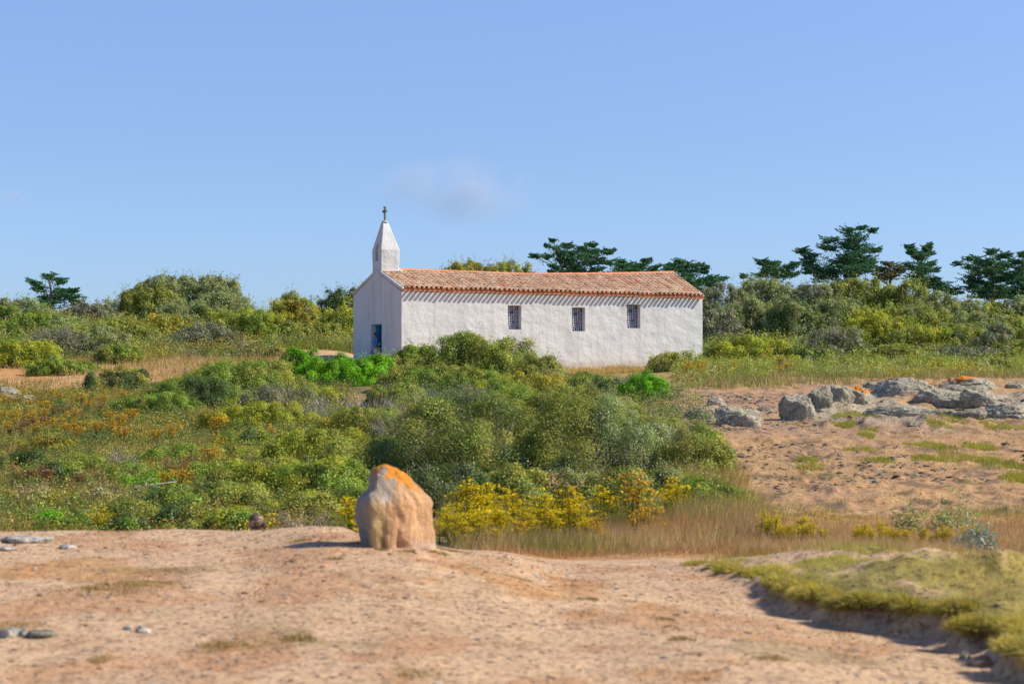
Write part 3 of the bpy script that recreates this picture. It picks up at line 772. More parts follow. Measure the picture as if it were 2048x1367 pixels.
    (1425, 955, 32, 56, 'green', 'feathery green bush at the thicket\'s right end near dry grass', dict(mixk='olive', loose=.4)),
    # left meadow
    (232, 896, 45, 46, 'grey', 'small purple-grey twiggy bush alone in the left meadow', dict(twig=.95)),
    (390, 890, 48, 60, 'green', 'small green bush beside the purple-grey twiggy one in the meadow', dict(mixk='olive')),
    (300, 950, 38, 66, 'lime', 'bright feathery green plant patch in the left meadow', dict(mixk='green', mixf=.6, loose=.5, cover=1.6)),
    (105, 935, 39, 74, 'green', 'low green bush in the left meadow', dict(mixk='dark', loose=.4, cover=1.8)),
    (60, 985, 34, 60, 'straw', 'dry straw-brown bush at the left edge of the meadow', dict(mixk='gold', loose=.5, twig=.3, cover=1.5)),
    (215, 985, 34, 70, 'straw', 'dry brown bush in the meadow above the crest', dict(mixk='gold', loose=.5, twig=.3, cover=1.5)),
    (330, 900, 46, 56, 'green', 'leafy green bush between the purple-grey twigs and the left wing', dict(mixk='yellow')),
    (255, 930, 41, 58, 'green', 'fresh green bush just below the lone purple-grey twigs', dict(mixk='olive')),
    (165, 915, 44, 60, 'olive', 'olive bush left of the lone purple-grey twigs', dict(mixk='green')),
    (50, 905, 46, 56, 'dark', 'dark green bush at the left edge of the meadow centre', dict(mixk='olive', mixf=.4)),
    (350, 975, 33.5, 62, 'green', 'green bush right above the pale dead branch\'s tip', dict(mixk='dark')),
    (265, 1005, 31, 52, 'olive', 'olive bush below the pale dead branch', dict(mixk='green')),
    (455, 895, 46, 66, 'olive', 'olive bush joining the meadow to the thicket', dict(mixk='yellow')),
    (490, 860, 50, 60, 'green', 'green bush under the low yellow-green sprawl of the left wing', dict(mixk='dark')),
    (95, 872, 51, 52, 'gold', 'golden brown bush among the mustard flowers at left', dict(mixk='rust')),
    (395, 930, 40, 62, 'yellow', 'yellow-green bush in the lower meadow beside the thicket', dict(mixk='green', mixf=.5)),
    (140, 1022, 28.5, 60, 'green', 'low bright green plant on the sand crest at left', dict(mixk='lime', mixf=.3)),
    (255, 1030, 28, 45, 'dark', 'low dark plant on the sand crest at left', dict(mixk='green', twig=.2)),
]
for (x, yt, Y, hw, kind, lab, opt) in B:
    nm = 'lime_shrub' if kind == 'lime' and 'feathery' not in lab else 'shrub'
    bush(nm, x, yt, Y, hw, kind, lab, **opt)


# ------------------------------------------------------------------ grasses (uncountable)
def grass(name, regions, mat, label=None):
    """regions: (function -> X, Y arrays, count, height range, width, colours, lean)"""
    Qs, Cs = [], []
    for (pts, hr, wd, cols, lean) in regions:
        X, Y = pts
        n = len(X)
        Z = ground_z(X, Y) - .01
        P = np.stack([X, Y, Z], 1)
        h = rng.uniform(hr[0], hr[1], (n, 1)) * (.75 + .5 * (fbm(X * .9, Y * .9, seed=61)[:, None] + .5))
        tip = P + np.concatenate([rng.normal(lean, .32, (n, 1)) * h, rng.normal(0, .28, (n, 1)) * h, h], 1)
        ang = rng.uniform(0, math.pi, n)
        s = np.stack([np.cos(ang), np.sin(ang) * .6, np.zeros(n)], 1) * (wd * rng.uniform(.6, 1.3, (n, 1)))
        Qs.append(np.stack([P - s, P + s, tip], 1))
        ci = np.clip(((fbm(X * .5, Y * .35, seed=63) + .5 + rng.normal(0, .22, n)) * len(cols)).astype(int), 0, len(cols) - 1)
        Cs.append(np.array(cols)[ci] * vary((1, 1, 1), n, .25, .1))
    o = cards(name, np.concatenate(Qs), np.concatenate(Cs), mat)
    return tag(o, label, 'grass', kind='stuff')


def scatter(n, x0, x1, Y0, Y1, keep=None):
    """n points spread evenly over ground between two photo columns and two distances"""
    Y = np.sqrt(rng.uniform(Y0 ** 2, Y1 ** 2, n)); xp = rng.uniform(x0, x1, n)
    X = (xp - 1024) / F * Y
    if keep is not None:
        k = keep(X, Y, xp); X, Y = X[k], Y[k]
    return X, Y


G_STRAW, G_BROWN, G_OLIVE, G_GREEN, G_PINK, G_GOLD = (.66, .48, .22), (.52, .29, .13), (.32, .30, .08), (.22, .30, .06), (.64, .42, .27), (.55, .39, .07)
grass('dry_grass', [
    (scatter(26000, 900, 1540, 23, 29, lambda X, Y, xp: Y > 23.4 + 2.6 * fbm(X * .6, Y * .6, seed=70) + 1.2 * (xp > 1480) + rng.normal(0, .7, len(X))), (.12, .38), .0042, [G_BROWN, G_PINK, G_STRAW, G_PINK, G_STRAW, G_OLIVE], .12),
    (scatter(9000, 1330, 1530, 27, 42, lambda X, Y, xp: xp < 1530 - (Y - 27) * 4 + 30 * vnoise(X, Y, seed=2)), (.2, .5), .006, [G_BROWN, G_STRAW, G_GOLD, G_OLIVE], .1),
    (scatter(16000, 900, 1540, 21, 25.5, lambda X, Y, xp: Y > 21 + 3.2 * np.abs(fbm(X * .7, Y * .8, seed=71)) + rng.exponential(.8, len(X)) + (1100 - np.minimum(xp, 1100)) * .006), (.03, .12), .0042, [G_PINK, G_STRAW, G_PINK, G_BROWN], .1),
    (scatter(9000, 1760, 2250, 14.5, 20, lambda X, Y, xp: lip_dist(X, Y)[0] > 1.2), (.04, .14), .0035, [G_PINK, G_STRAW, G_STRAW, G_BROWN], .1),
    (scatter(30000, 1450, 2150, 20, 28), (.05, .17), .0045, [G_BROWN, G_PINK, G_STRAW, G_BROWN], .1),
    (scatter(15000, 1480, 2180, 34, 58, lambda X, Y, xp: fbm(X * .5, Y * .35, seed=73) + .35 * sstep(1500, 1950, xp) + rng.normal(0, .12, len(X)) > .16), (.02, .08), .008, [G_STRAW, G_GOLD, G_STRAW, G_OLIVE], .1),
    (scatter(12000, 1340, 2000, 17.5, 21, lambda X, Y, xp: (lip_dist(X, Y)[0] > .9) & (xp > 1390 + 90 * fbm(X * 1.2, Y * 1.2, seed=74) + np.abs(rng.normal(0, 40, len(X))))), (.03, .12), .0036, [G_PINK, G_STRAW, G_STRAW, G_GOLD], .1),
    (scatter(9000, 1500, 2150, 28, 34, lambda X, Y, xp: fbm(X * .5, Y * .6, seed=72) > -.05), (.04, .12), .005, [G_STRAW, G_OLIVE, G_GOLD], .1),
], M['grass'], 'dry straw and reddish grass fringing the sand and the ragwort')
grass('meadow_grass', [
    (scatter(24000, -120, 760, 26.5, 52), (.10, .32), .0065, [tuple(np.array(G_OLIVE) * .8), G_GOLD, G_BROWN, G_OLIVE, tuple(np.array(G_GREEN) * .7), G_STRAW, G_BROWN], .1),
    (scatter(18000, -120, 700, 50, 81), (.12, .34), .011, [tuple(np.array(G_OLIVE) * .8), G_BROWN, G_GOLD, G_OLIVE, tuple(np.array(G_GREEN) * .7), G_GOLD, G_BROWN], .1),
    (scatter(15000, 880, 1450, 27, 36), (.2, .5), .006, [G_GREEN, G_OLIVE, G_STRAW, G_OLIVE], .2),
], M['grass'], 'mixed green and straw grass of the left meadow')
clear = lambda X, Y, xp: ~((xp > 660) & (xp < 1440) & (Y > 90) & (Y < 118)) & ~((xp > 570) & (xp < 720) & (Y > 97) & (Y < 109))
grass('hill_grass', [
    (scatter(22000, -150, 720, 98, 140, lambda X, Y, xp: clear(X, Y, xp)), (.15, .5), .026, [tuple(np.array(G_OLIVE) * .8), G_OLIVE, G_GOLD, G_OLIVE, G_STRAW, G_BROWN], .1),
    (scatter(26000, -100, 640, 83, 106, lambda X, Y, xp: clear(X, Y, xp) & (fbm(X * .3, Y * .3, seed=75) + .35 * sstep(88, 95, Y) + rng.normal(0, .1, len(X)) > .10)), (.08, .38), .016, [G_STRAW, G_PINK, G_STRAW, G_OLIVE], .1),
    (scatter(20000, 1395, 2200, 99, 145), (.15, .5), .026, [G_GREEN, G_OLIVE, G_OLIVE, G_STRAW, G_OLIVE], .1),
    (scatter(46000, 1335, 2200, 63, 102, lambda X, Y, xp: Y > np.interp(xp, [1345, 1600, 2050], [68, 76, 81]) + 6 * fbm(X * .5, Y * .2, seed=77) + rng.normal(0, 1.2, len(X)) + 400 * (xp < 1350 + 40 * fbm(X * .8, Y * .3, seed=78) + np.abs(rng.normal(0, 18, len(X))))), (.08, .42), .014, [G_OLIVE, G_GREEN, G_OLIVE, G_STRAW, G_PINK, G_GREEN, G_OLIVE], .1),
    (scatter(5000, 1090, 1330, 94.5, 101.5, lambda X, Y, xp: Y < 101.2 + (xp - 1200) * .012), (.08, .28), .014, [G_STRAW, G_GOLD, G_STRAW, G_BROWN], .1),
    (scatter(3500, 560, 720, 109, 116), (.3, .6), .022, [G_GREEN, G_OLIVE, G_GOLD], .1),
], M['grass'], 'long olive and straw grass on the slopes behind the chapel')


def bank_pts(n):
    X, Y = scatter(n, 1330, 2200, 11, 21)
    s, p = lip_dist(X, Y)
    rag = s + .26 * fbm(X * 1.6, Y * 1.6, seed=21)
    dens = sstep(-.02, .05, rag) * sstep(2.3, .9, s) * sstep(.1, .7, p) * .8 * sstep(-.16, .16, fbm(X * 1.9, Y * 1.5, seed=32, octaves=5) - .02 + .05 * (p > 2.8))
    k = rng.uniform(0, 1, n) < dens
    return X[k], Y[k]


def lip_pts(n):
    X, Y = scatter(n, 1380, 2200, 11, 19)
    s, p = lip_dist(X, Y)
    rag = s + .26 * fbm(X * 1.6, Y * 1.6, seed=21)
    k = (rag > -.08) & (rag < .14) & (p > 1.5) & (fbm(X * 3.5, Y * 3.5, seed=24) > -.12)
    return X[k], Y[k]


TURFC = [(.66, .55, .08), (.52, .49, .07), (.68, .53, .16), (.56, .38, .17)]
def tussocks():
    """rounded tufts hanging over the broken edge"""
    Q, C = [], []
    for a_ in np.arange(.6, len(LIP) - 1.5, .085):
        if rng.random() < .25: continue
        i = int(a_); c = LIP[i] * (1 - a_ + i) + LIP[i + 1] * (a_ - i) + rng.normal(0, .13, 2)
        # settle on the ragged edge
        for _ in range(6):
            s_, _p = lip_dist(c[:1], c[1:]); r_ = s_[0] + .26 * fbm(c[:1] * 1.6, c[1:] * 1.6, seed=21)[0]
            c = c - (r_ - .02) * .7 * np.array([.55, .83])
        z = gz(c[0] + .08, c[1] + .10); R_ = rng.uniform(.05, .13); n = int(900 * (R_ / .1))
        d = rvec(n); d[:, 2] = np.abs(d[:, 2]) * .9 - .1; d = norm(d)
        A = np.array([c[0], c[1], z - .03]) + d * np.array([1.5, 1.3, .7]) * R_ * rng.uniform(.1, .8, (n, 1))
        B_ = A + norm(d + rng.normal(0, .35, (n, 3)) + np.array([-.15, -.15, .1])) * rng.uniform(.03, .085, (n, 1)); B_[:, 2] -= .012
        Q.append(ribbons(A, B_, .0035, 0)); C.append(np.array(TURFC)[rng.integers(0, 4, n)] * vary((1, 1, 1), n, .28, .1) * rng.uniform(.75, 1.1))
    tag(cards('turf_tussocks', np.concatenate(Q), np.concatenate(C), M['grass']), 'overhanging grass tussocks along the eroded edge of the bank', 'grass', kind='stuff')


tussocks()
grass('turf_grass', [(bank_pts(150000), (.015, .05), .0035, TURFC, .05), (lip_pts(36000), (.04, .11), .004, TURFC, -.55)], M['grass'], 'short yellow-green turf on the eroded bank at lower right')

lt = scatter(80000, -150, 1900, 9.5, 19, lambda X, Y, xp: (fbm(X * 1.9, Y * 1.5, seed=32, octaves=5) + .5 * fbm(X * .55, Y * .45, seed=31) + rng.normal(0, .12, len(X)) > .10) & (lip_dist(X, Y)[0] < -.2))
grass('dry_litter', [(lt, (.008, .028), .0032, [(.42, .17, .07), (.48, .23, .08), (.52, .34, .13), (.34, .24, .07)], 0)], M['grass'], 'burnt reddish dry turf in thin patches on the foreground sand')
# cushions of turf on the bare ground and sparse tufts on the sand
TUFT = [(815, 16.15, .10, .04), (765, 16.2, .08, .04), (720, 16.7, .12, .06), (872, 16.5, .16, .08), (900, 17.2, .2, .12), (1010, 12.0, .25, .10), (1030, 15.6, .20, .1), (240, 14.3, .50, .2), (300, 14.6, .3, .12), (600, 17, .12, .06), (670, 15.5, .1, .05), (200, 11.2, .1, .08), (20, 12.6, .25, .15), (830, 10.8, .18, .1), (1180, 14.6, .1, .06), (1330, 13.6, .12, .05),
        (1360, 12.4, .12, .05), (820, 17.0, .09, .05), (600, 12, .15, .08), (440, 11.8, .2, .08), (1540, 11.4, .14, .06),
        (1700, 57.5, .8, .35), (1690, 55, .5, .2), (1740, 53, .35, .15), (1735, 51, .3, .15), (1720, 46.5, .5, .2), (1615, 43.5, .4, .15), (1617, 41.6, .4, .15), (1758, 43.5, .5, .18), (1850, 43.5, .5, .2), (1920, 44, .9, .35), (1980, 43, .8, .3), (1835, 48, .4, .2), (1870, 48, .6, .2), (1900, 55, .6, .2), (1875, 53.5, .5, .2), (2000, 54, .9, .25), (1880, 47, .5, .2), (1960, 48, .6, .2), (2035, 42, .4, .2), (2040, 38.5, .5, .2), (1500, 55.4, .35, .2)]
reg = []
for (xp, Y, rx, ry) in TUFT:
    rx *= .62 if Y > 30 else 1; n = int(1500 * min(1, rx * 2)); X0 = (xp - 1024) / F * Y
    a = rng.uniform(0, 2 * math.pi, n); r = np.sqrt(rng.uniform(0, 1, n)) * (1 + .3 * np.sin(a * 3 + xp))
    far = Y > 30
    reg.append(((X0 + np.cos(a) * r * rx * (1 if far else .7), Y + np.sin(a) * r * ry * (4 if far else 1.5)), (.03, .12) if far else (.01, .035), .009 if far else .003,
                [(.50, .47, .06), (.38, .40, .06), (.50, .40, .10)] if far else [(.34, .24, .06), (.25, .22, .05), (.40, .28, .10)], .05))
grass('turf_tufts', reg, M['grass'], 'small cushions of turf dotted over the bare ground')


def undergrowth(name, regions, label):
    """low herb and heath clumps nobody could count"""
    Qs, Cs = [], []
    for ((X, Y), rr, hr, L, per, cols) in regions:
        n = len(X); r = rng.uniform(*rr, n); h = rng.uniform(*hr, n); Z = ground_z(X, Y)
        ci = np.clip(((fbm(X * .35, Y * .22, seed=101) * 1.1 + .5 + rng.normal(0, .16, n)) * len(cols)).astype(int), 0, len(cols) - 1)
        base = np.array(cols)[ci] * rng.uniform(.75, 1.25, (n, 1))
        i = np.repeat(np.arange(n), per); m = len(i)
        d = rvec(m); d[:, 2] = np.abs(d[:, 2]) * 1.1; d = norm(d)
        w = 1 + .25 * vnoise(d[:, 0] * 2.5 + i * 3.1, d[:, 1] * 2.5, d[:, 2] * 2.5)
        P = np.stack([X[i], Y[i], Z[i]], 1) + d * (np.stack([r[i], r[i], h[i]], 1)) * (rng.beta(4, 1.5, m) * w)[:, None]
        Nn = norm(.6 * d + .8 * rvec(m) + np.array([0, 0, .4]))
        Qs.append(leaf_quads(P, Nn, L, L * .5)); Cs.append(base[i] * vary((1, 1, 1), m, .28, .1))
    return tag(cards(name, np.concatenate(Qs), np.concatenate(Cs), M['leaf']), label, 'undergrowth', kind='stuff')


PAL['rust'] = (.42, .22, .06)
PL = lambda *k: [PAL[q] for q in k]
undergrowth('thicket_undergrowth', [(scatter(2400, 330, 1440, 33, 88, lambda X, Y, xp: (xp > 340 + 6 * np.maximum(Y - 60, 0)) & (xp < 1430 - 4.5 * np.maximum(Y - 55, 0)) & (xp > 760 - 13 * (Y - 33) * (Y < 62))), (.25, .55), (.25, .6), .055, 95, PL('dark', 'olive', 'dark', 'grey', 'dark', 'grey'))],
            'leafy undergrowth filling the gaps between the thicket bushes')
undergrowth('meadow_herbs', [
    (scatter(1900, -120, 740, 26.5, 56), (.14, .42), (.14, .46), .045, 85, PL('dark', 'olive', 'gold', 'dark', 'rust', 'olive', 'dark', 'gold', 'green', 'dark')),
    (scatter(1700, -120, 700, 54, 81), (.2, .6), (.2, .55), .06, 85, PL('dark', 'olive', 'rust', 'dark', 'gold', 'rust', 'dark', 'olive', 'gold', 'dark')),
    (scatter(260, 900, 1500, 28, 34), (.15, .35), (.15, .4), .045, 70, PL('olive', 'green', 'dusty')),
], 'mixed low herbs, green, yellow and brown, of the left meadow')
undergrowth('hill_scrub', [
    (scatter(2600, -150, 700, 100, 145, lambda X, Y, xp: ~((xp > 560) & (Y < 110))), (.4, 1.1), (.3, 1.1), .115, 95, PL('dark', 'olive', 'grey', 'gold', 'dark', 'olive', 'rust', 'grey', 'olive')),
    (scatter(2300, 1395, 2250, 102, 145), (.4, 1.0), (.4, 1.3), .125, 90, PL('olive', 'dusty', 'olive', 'grey', 'dusty', 'yellow', 'green')),
    (scatter(2400, 1350, 2200, 72, 103, lambda X, Y, xp: Y > np.interp(xp, [1345, 1600, 2050], [76, 84, 87]) + rng.normal(0, 2, len(X))), (.2, .6), (.2, .85), .08, 70, PL('olive', 'green', 'dusty', 'gold')),
    (scatter(260, 700, 1060, 108, 140), (.5, 1.2), (.5, 1.4), .13, 80, PL('dark', 'olive')),
], 'low olive scrub covering the slopes behind the chapel')

# ------------------------------------------------------------------ ragwort
def ragwort_mesh(h, kind, seed):
    r = np.random.default_rng(seed)
    ns = r.integers(7, 11)
    st, stc, lq, lc, fq, fc = [], [], [], [], [], []
    yel = {'bright': (.74, .57, .006), 'mustard': (.80, .50, .020), 'rust': (.44, .24, .09)}[kind]
    grn = {'bright': (.25, .31, .05), 'mustard': (.28, .23, .06), 'rust': (.25, .17, .08)}[kind]
    for i in range(ns):
        a = r.uniform(0, 2 * math.pi); sp = r.uniform(.05, .30) * h
        hh = h * r.uniform(.62, 1.0)
        A = np.array([math.cos(a) * .03, math.sin(a) * .03, 0]); Bq = np.array([math.cos(a) * sp, math.sin(a) * sp, hh])
        for s in (np.array([.007, 0, 0]), np.array([0, .007, 0])):
            st.append([A - s, A + s, Bq + s * .6, Bq - s * .6]); stc.append(np.array(grn) * .7 * r.uniform(.7, 1.2))
        for q in range(16):
            t = r.uniform(.08, .88); p = A * (1 - t) + Bq * t
            b = r.uniform(0, 2 * math.pi); d = np.array([math.cos(b), math.sin(b), r.uniform(-.2, .6)]) * r.uniform(.05, .12) * h
            s = np.cross(d, [0, 0, 1.]); s = s / max(np.linalg.norm(s), 1e-6) * .013
            lq.append([p, p + d * .5 + s, p + d, p + d * .5 - s]); lc.append(np.array(grn) * r.uniform(.7, 1.35))
        # flat-topped flower head made of several florets clusters
        for q in range(r.integers(6, 10)):
            c = Bq + np.array([r.normal(0, .085) * h, r.normal(0, .085) * h, r.uniform(-.30, .03) * h])
            m_ = Bq * .85 + A * .15
            st.append([m_ - [.003, 0, 0], m_ + [.003, 0, 0], c + [.002, 0, 0], c - [.002, 0, 0]]); stc.append(np.array(grn) * r.uniform(.7, 1.1))
            for k in range(13 if kind == 'bright' else 8):
                o = r.normal(0, 1, 3) * np.array([.034, .034, .012]) * h / .7
                nn = norm(np.array([r.normal(0, .5), r.normal(0, .5), 1.0])); t_ = norm(np.cross(nn, r.normal(size=3))); b_ = np.cross(nn, t_)
                e = r.uniform(.011, .018)
                fq.append([c + o - t_ * e, c + o + b_ * e, c + o + t_ * e, c + o - b_ * e])
                fc.append(np.array(yel) * r.uniform(.65, 1.15) * (np.array([.7, .5, 1.5]) if r.random() < (.12 if kind == 'bright' else .35) else 1))

    def mk(nm, Q, C):
        Q = np.array(Q); n = len(Q)
        return np_mesh(nm, Q.reshape(-1, 3), 4, np.arange(n * 4).reshape(n, 4), np.repeat(np.array(C), 4, axis=0))
    return [('stems', mk('stems', st, stc), M['twig']), ('leaves', mk('leaves', lq, lc), M['grass']), ('blossoms', mk('blossoms', fq, fc), M['petal'])]


RAGP = {}
for kind in ('bright', 'mustard', 'rust'):
    RAGP[kind] = []
    for s in range(4):
        parts = ragwort_mesh(.7, kind, 100 + s + 10 * len(kind))
        RAGP[kind].append(parts)
RAG = [
    ('dense drift of yellow ragwort right of the boulder', 'bright', 'yellow-flowered ragwort in the dense drift right beside the boulder',
     [(880, 1030, 24), (900, 1018, 24.5), (915, 1035, 24), (925, 1008, 25), (938, 1002, 24.6), (950, 1012, 24), (965, 1005, 25), (978, 1012, 24.3), (992, 1008, 25), (1005, 1018, 24.3), (895, 1000, 26), (960, 1030, 23.6), (990, 1036, 23.6), (925, 1040, 23.4)]),
    ('tall ragwort behind the drift', 'bright', 'taller ragwort with domed yellow head at the back of the drift', [(938, 970, 27), (960, 968, 27.5), (975, 978, 27)]),
    ('ragwort group in the pale grass', 'bright', 'yellow ragwort in the loose group amid pale grass before the thicket',
     [(1018, 978, 27), (1035, 992, 26.5), (1085, 992, 27), (1105, 990, 27), (1130, 993, 26.6), (1150, 990, 27), (1165, 1003, 26), (1140, 1012, 26), (1060, 1012, 26), (1110, 1018, 25.5), (1175, 1020, 25.6)]),
    (None, 'mustard', 'dark-stemmed mustard ragwort standing alone against the thicket', [(1268, 955, 28)]),
    (None, 'bright', 'small pure yellow ragwort at the thicket\'s right foot', [(1345, 960, 29)]),
    (None, 'bright', 'yellow ragwort left of the dark-stemmed one', [(1203, 968, 28)]),
    ('fading ragwort in the dry grass', 'mustard', 'fading mustard ragwort scattered in the dry grass below the thicket', [(1295, 990, 27), (1195, 1035, 25.3), (1040, 1040, 24.6), (1275, 1025, 26), (1330, 1035, 26), (1420, 1010, 28), (1210, 1050, 25)]),
    ('ragwort left of the tracks', 'bright', 'yellow ragwort in the clump where the dry grass meets bare ground', [(1535, 1020, 25.2), (1548, 1030, 25), (1560, 1048, 24.6), (1610, 1028, 25.2), (1600, 1046, 24.8), (1622, 1050, 24.8), (1645, 1062, 24.6), (1580, 1060, 24.4)]),
    ('ragwort behind the turf bank', 'bright', 'yellow ragwort in the group showing over the turf bank', [(1715, 1052, 24.4), (1730, 1062, 24.2), (1762, 1048, 24.6), (1775, 1058, 24.4), (1790, 1075, 24), (1745, 1072, 24), (1812, 1080, 24)]),
    ('low ragwort at the right', 'bright', 'short sparse yellow ragwort in dry grass far right of the turf bank', [(1845, 1086, 23.8), (1870, 1090, 23.6), (1935, 1070, 24.2), (1955, 1078, 24), (1890, 1092, 23.6)]),
    (None, 'bright', 'yellow ragwort peeping out left of the boulder', [(696, 1000, 25)]),
    (None, 'bright', 'little yellow ragwort beside the seated head', [(541, 1030, 25.4)]),
    (None, 'bright', 'tall yellow ragwort on the sand crest at left', [(206, 1020, 28)]),
    ('mustard ragwort in the upper left meadow', 'mustard', 'mustard ragwort in the belt below the left sandy track',
     [(120, 785, 72), (160, 795, 70), (180, 800, 68), (30, 830, 62), (55, 845, 60), (150, 845, 58), (175, 850, 57), (220, 838, 60), (240, 845, 58), (90, 815, 66), (10, 808, 70), (245, 790, 72), (135, 862, 56), (70, 870, 55), (15, 850, 58), (195, 862, 55), (100, 790, 74), (60, 812, 69), (205, 800, 70), (140, 840, 60), (25, 845, 59), (0, 830, 62), (85, 832, 62), (265, 835, 60), (230, 860, 55), (160, 875, 54), (110, 858, 57), (40, 800, 72)]),
    ('rusty ragwort in the left meadow', 'rust', 'rust-brown withered ragwort in the left meadow', [(140, 815, 64), (110, 820, 63), (45, 862, 56), (150, 820, 62), (255, 808, 66), (200, 815, 65), (90, 850, 58), (340, 935, 40), (385, 935, 40), (365, 945, 39), (125, 822, 63), (165, 830, 61), (70, 848, 59), (280, 815, 65), (20, 870, 55), (60, 955, 38), (95, 960, 37.5), (160, 965, 37), (30, 950, 38.5), (205, 958, 37)]),
    ('mustard ragwort by the left wing', 'mustard', 'mustard ragwort at the foot of the thicket\'s left wing', [(438, 828, 53), (530, 848, 51), (520, 862, 50), (245, 870, 52), (440, 878, 49), (310, 862, 52), (345, 868, 52), (330, 958, 37), (360, 955, 37), (420, 915, 43)]),
    ('ragwort before the chapel corner', 'mustard', 'mustard ragwort in the tall grass right of the chapel corner', [(1385, 738, 84), (1400, 742, 83), (1412, 746, 82), (1440, 742, 85), (1462, 744, 85), (1480, 748, 84), (1370, 748, 82), (1425, 752, 80), (1575, 752, 85), (1560, 755, 84)]),
    (None, 'rust', 'tall rust-brown seeding plant before the bright dome bush', [(1562, 715, 87)]),
    ('ragwort above the rocks', 'mustard', 'yellow ragwort dotted in the grass above the rock outcrop', [(1668, 728, 93), (1828, 726, 93), (1952, 712, 95), (1980, 716, 95), (1820, 735, 92)]),
]
for (grp, kind, lab, pl) in RAG:
    for i, (x, yt, Y) in enumerate(pl):
        X = (x - 1024) / F * Y; z0 = gz(X, Y) - .02
        h = max((YH - yt) / F * Y - z0, .26 if Y < 35 else .55) * random.uniform(.85, 1.2)
        h = min(h, 1.3)
        root = empty('ragwort', (X, Y, z0), lab, 'flower', grp, rz=random.uniform(0, 6.28))
        wide = min(h, 1.0) / .7 * (1.1 if Y > 35 else 1)
        root.scale = (wide, wide, h / .7)
        for nm, me, mt in random.choice(RAGP[kind]):
            o = link(nm, me, None, root)
            if not me.materials: me.materials.append(mt)

# pale-leaved weed patch and a silvery plant behind the turf bank, seed heads by the crest
bush('weed_patch', 1850, 1066, 26.5, 50, 'dusty', 'pale light-green broad-leaved weeds in the dry grass at right', 'plant', deep=.6, leaf=.05, mixk='dusty', mixf=.9, loose=.6, cover=.6)
bush('weed_patch', 1920, 1064, 26.8, 34, 'dusty', 'pale leafy weeds right of the light-green patch', 'plant', deep=.6, leaf=.05, mixk='lime', mixf=.4, loose=.6, cover=.45)
PAL['silver'] = (.30, .36, .33)
bush('silver_plant', 1955, 1128, 20.5, 18, 'silver', 'silvery blue-grey plant in the straw behind the turf bank', 'plant', deep=.8, leaf=.035, loose=.6, cover=.9)
PAL['seed'] = (.45, .33, .24)
bush('seed_head_plant', 575, 1018, 25.5, 18, 'seed', 'pinkish dried seed-head plant right of the seated head', 'plant', deep=.8, leaf=.03, loose=.6, cover=.8, twig=.4)
bush('seed_head_plant', 636, 1020, 25, 16, 'seed', 'pinkish dried seed-head plant nearer the boulder', 'plant', deep=.8, leaf=.03, loose=.6, cover=.7, twig=.4)

# dead branch lying in the meadow
db = empty('dead_branch', (*at(290, 0, 35)[:2], gz(*at(290, 0, 35)[:2]) + .12), 'pale dead branch lying in the meadow above the sand crest', 'branch')
mb = MB()
mb.tube([(-.35, 0, .02), (-.15, .02, .16), (.1, .03, .18), (.55, .05, .24)], [.010, .016, .014, .006], 6)
mb.tube([(-.15, .02, .16), (-.3, 0, .05), (-.5, 0, .04)], [.012, .009, .005], 6)
mb.tube([(.1, .03, .18), (.3, 0, .12), (.5, -.02, .13)], [.010, .008, .004], 6)
mb.tube([(-.05, .02, .17), (.05, .0, .28), (.2, .0, .3)], [.009, .006, .003], 6)
M['dead'] = simple('bleached_wood', (.50, .46, .42), .8, 20)
mb.build('limb', M['dead'], db, smooth=True)


# ------------------------------------------------------------------ rocks
_ico = {}


def ico(sub):
    if sub not in _ico:
        bm = bmesh.new(); bmesh.ops.create_icosphere(bm, subdivisions=sub, radius=1)
        bm.verts.ensure_lookup_table()
        _ico[sub] = (np.array([v.co[:] for v in bm.verts]), np.array([[v.index for v in f.verts] for f in bm.faces])); bm.free()
    return _ico[sub]


GREY = np.array([.37, .335, .25])
LICH = np.array([.62, .22, .012])


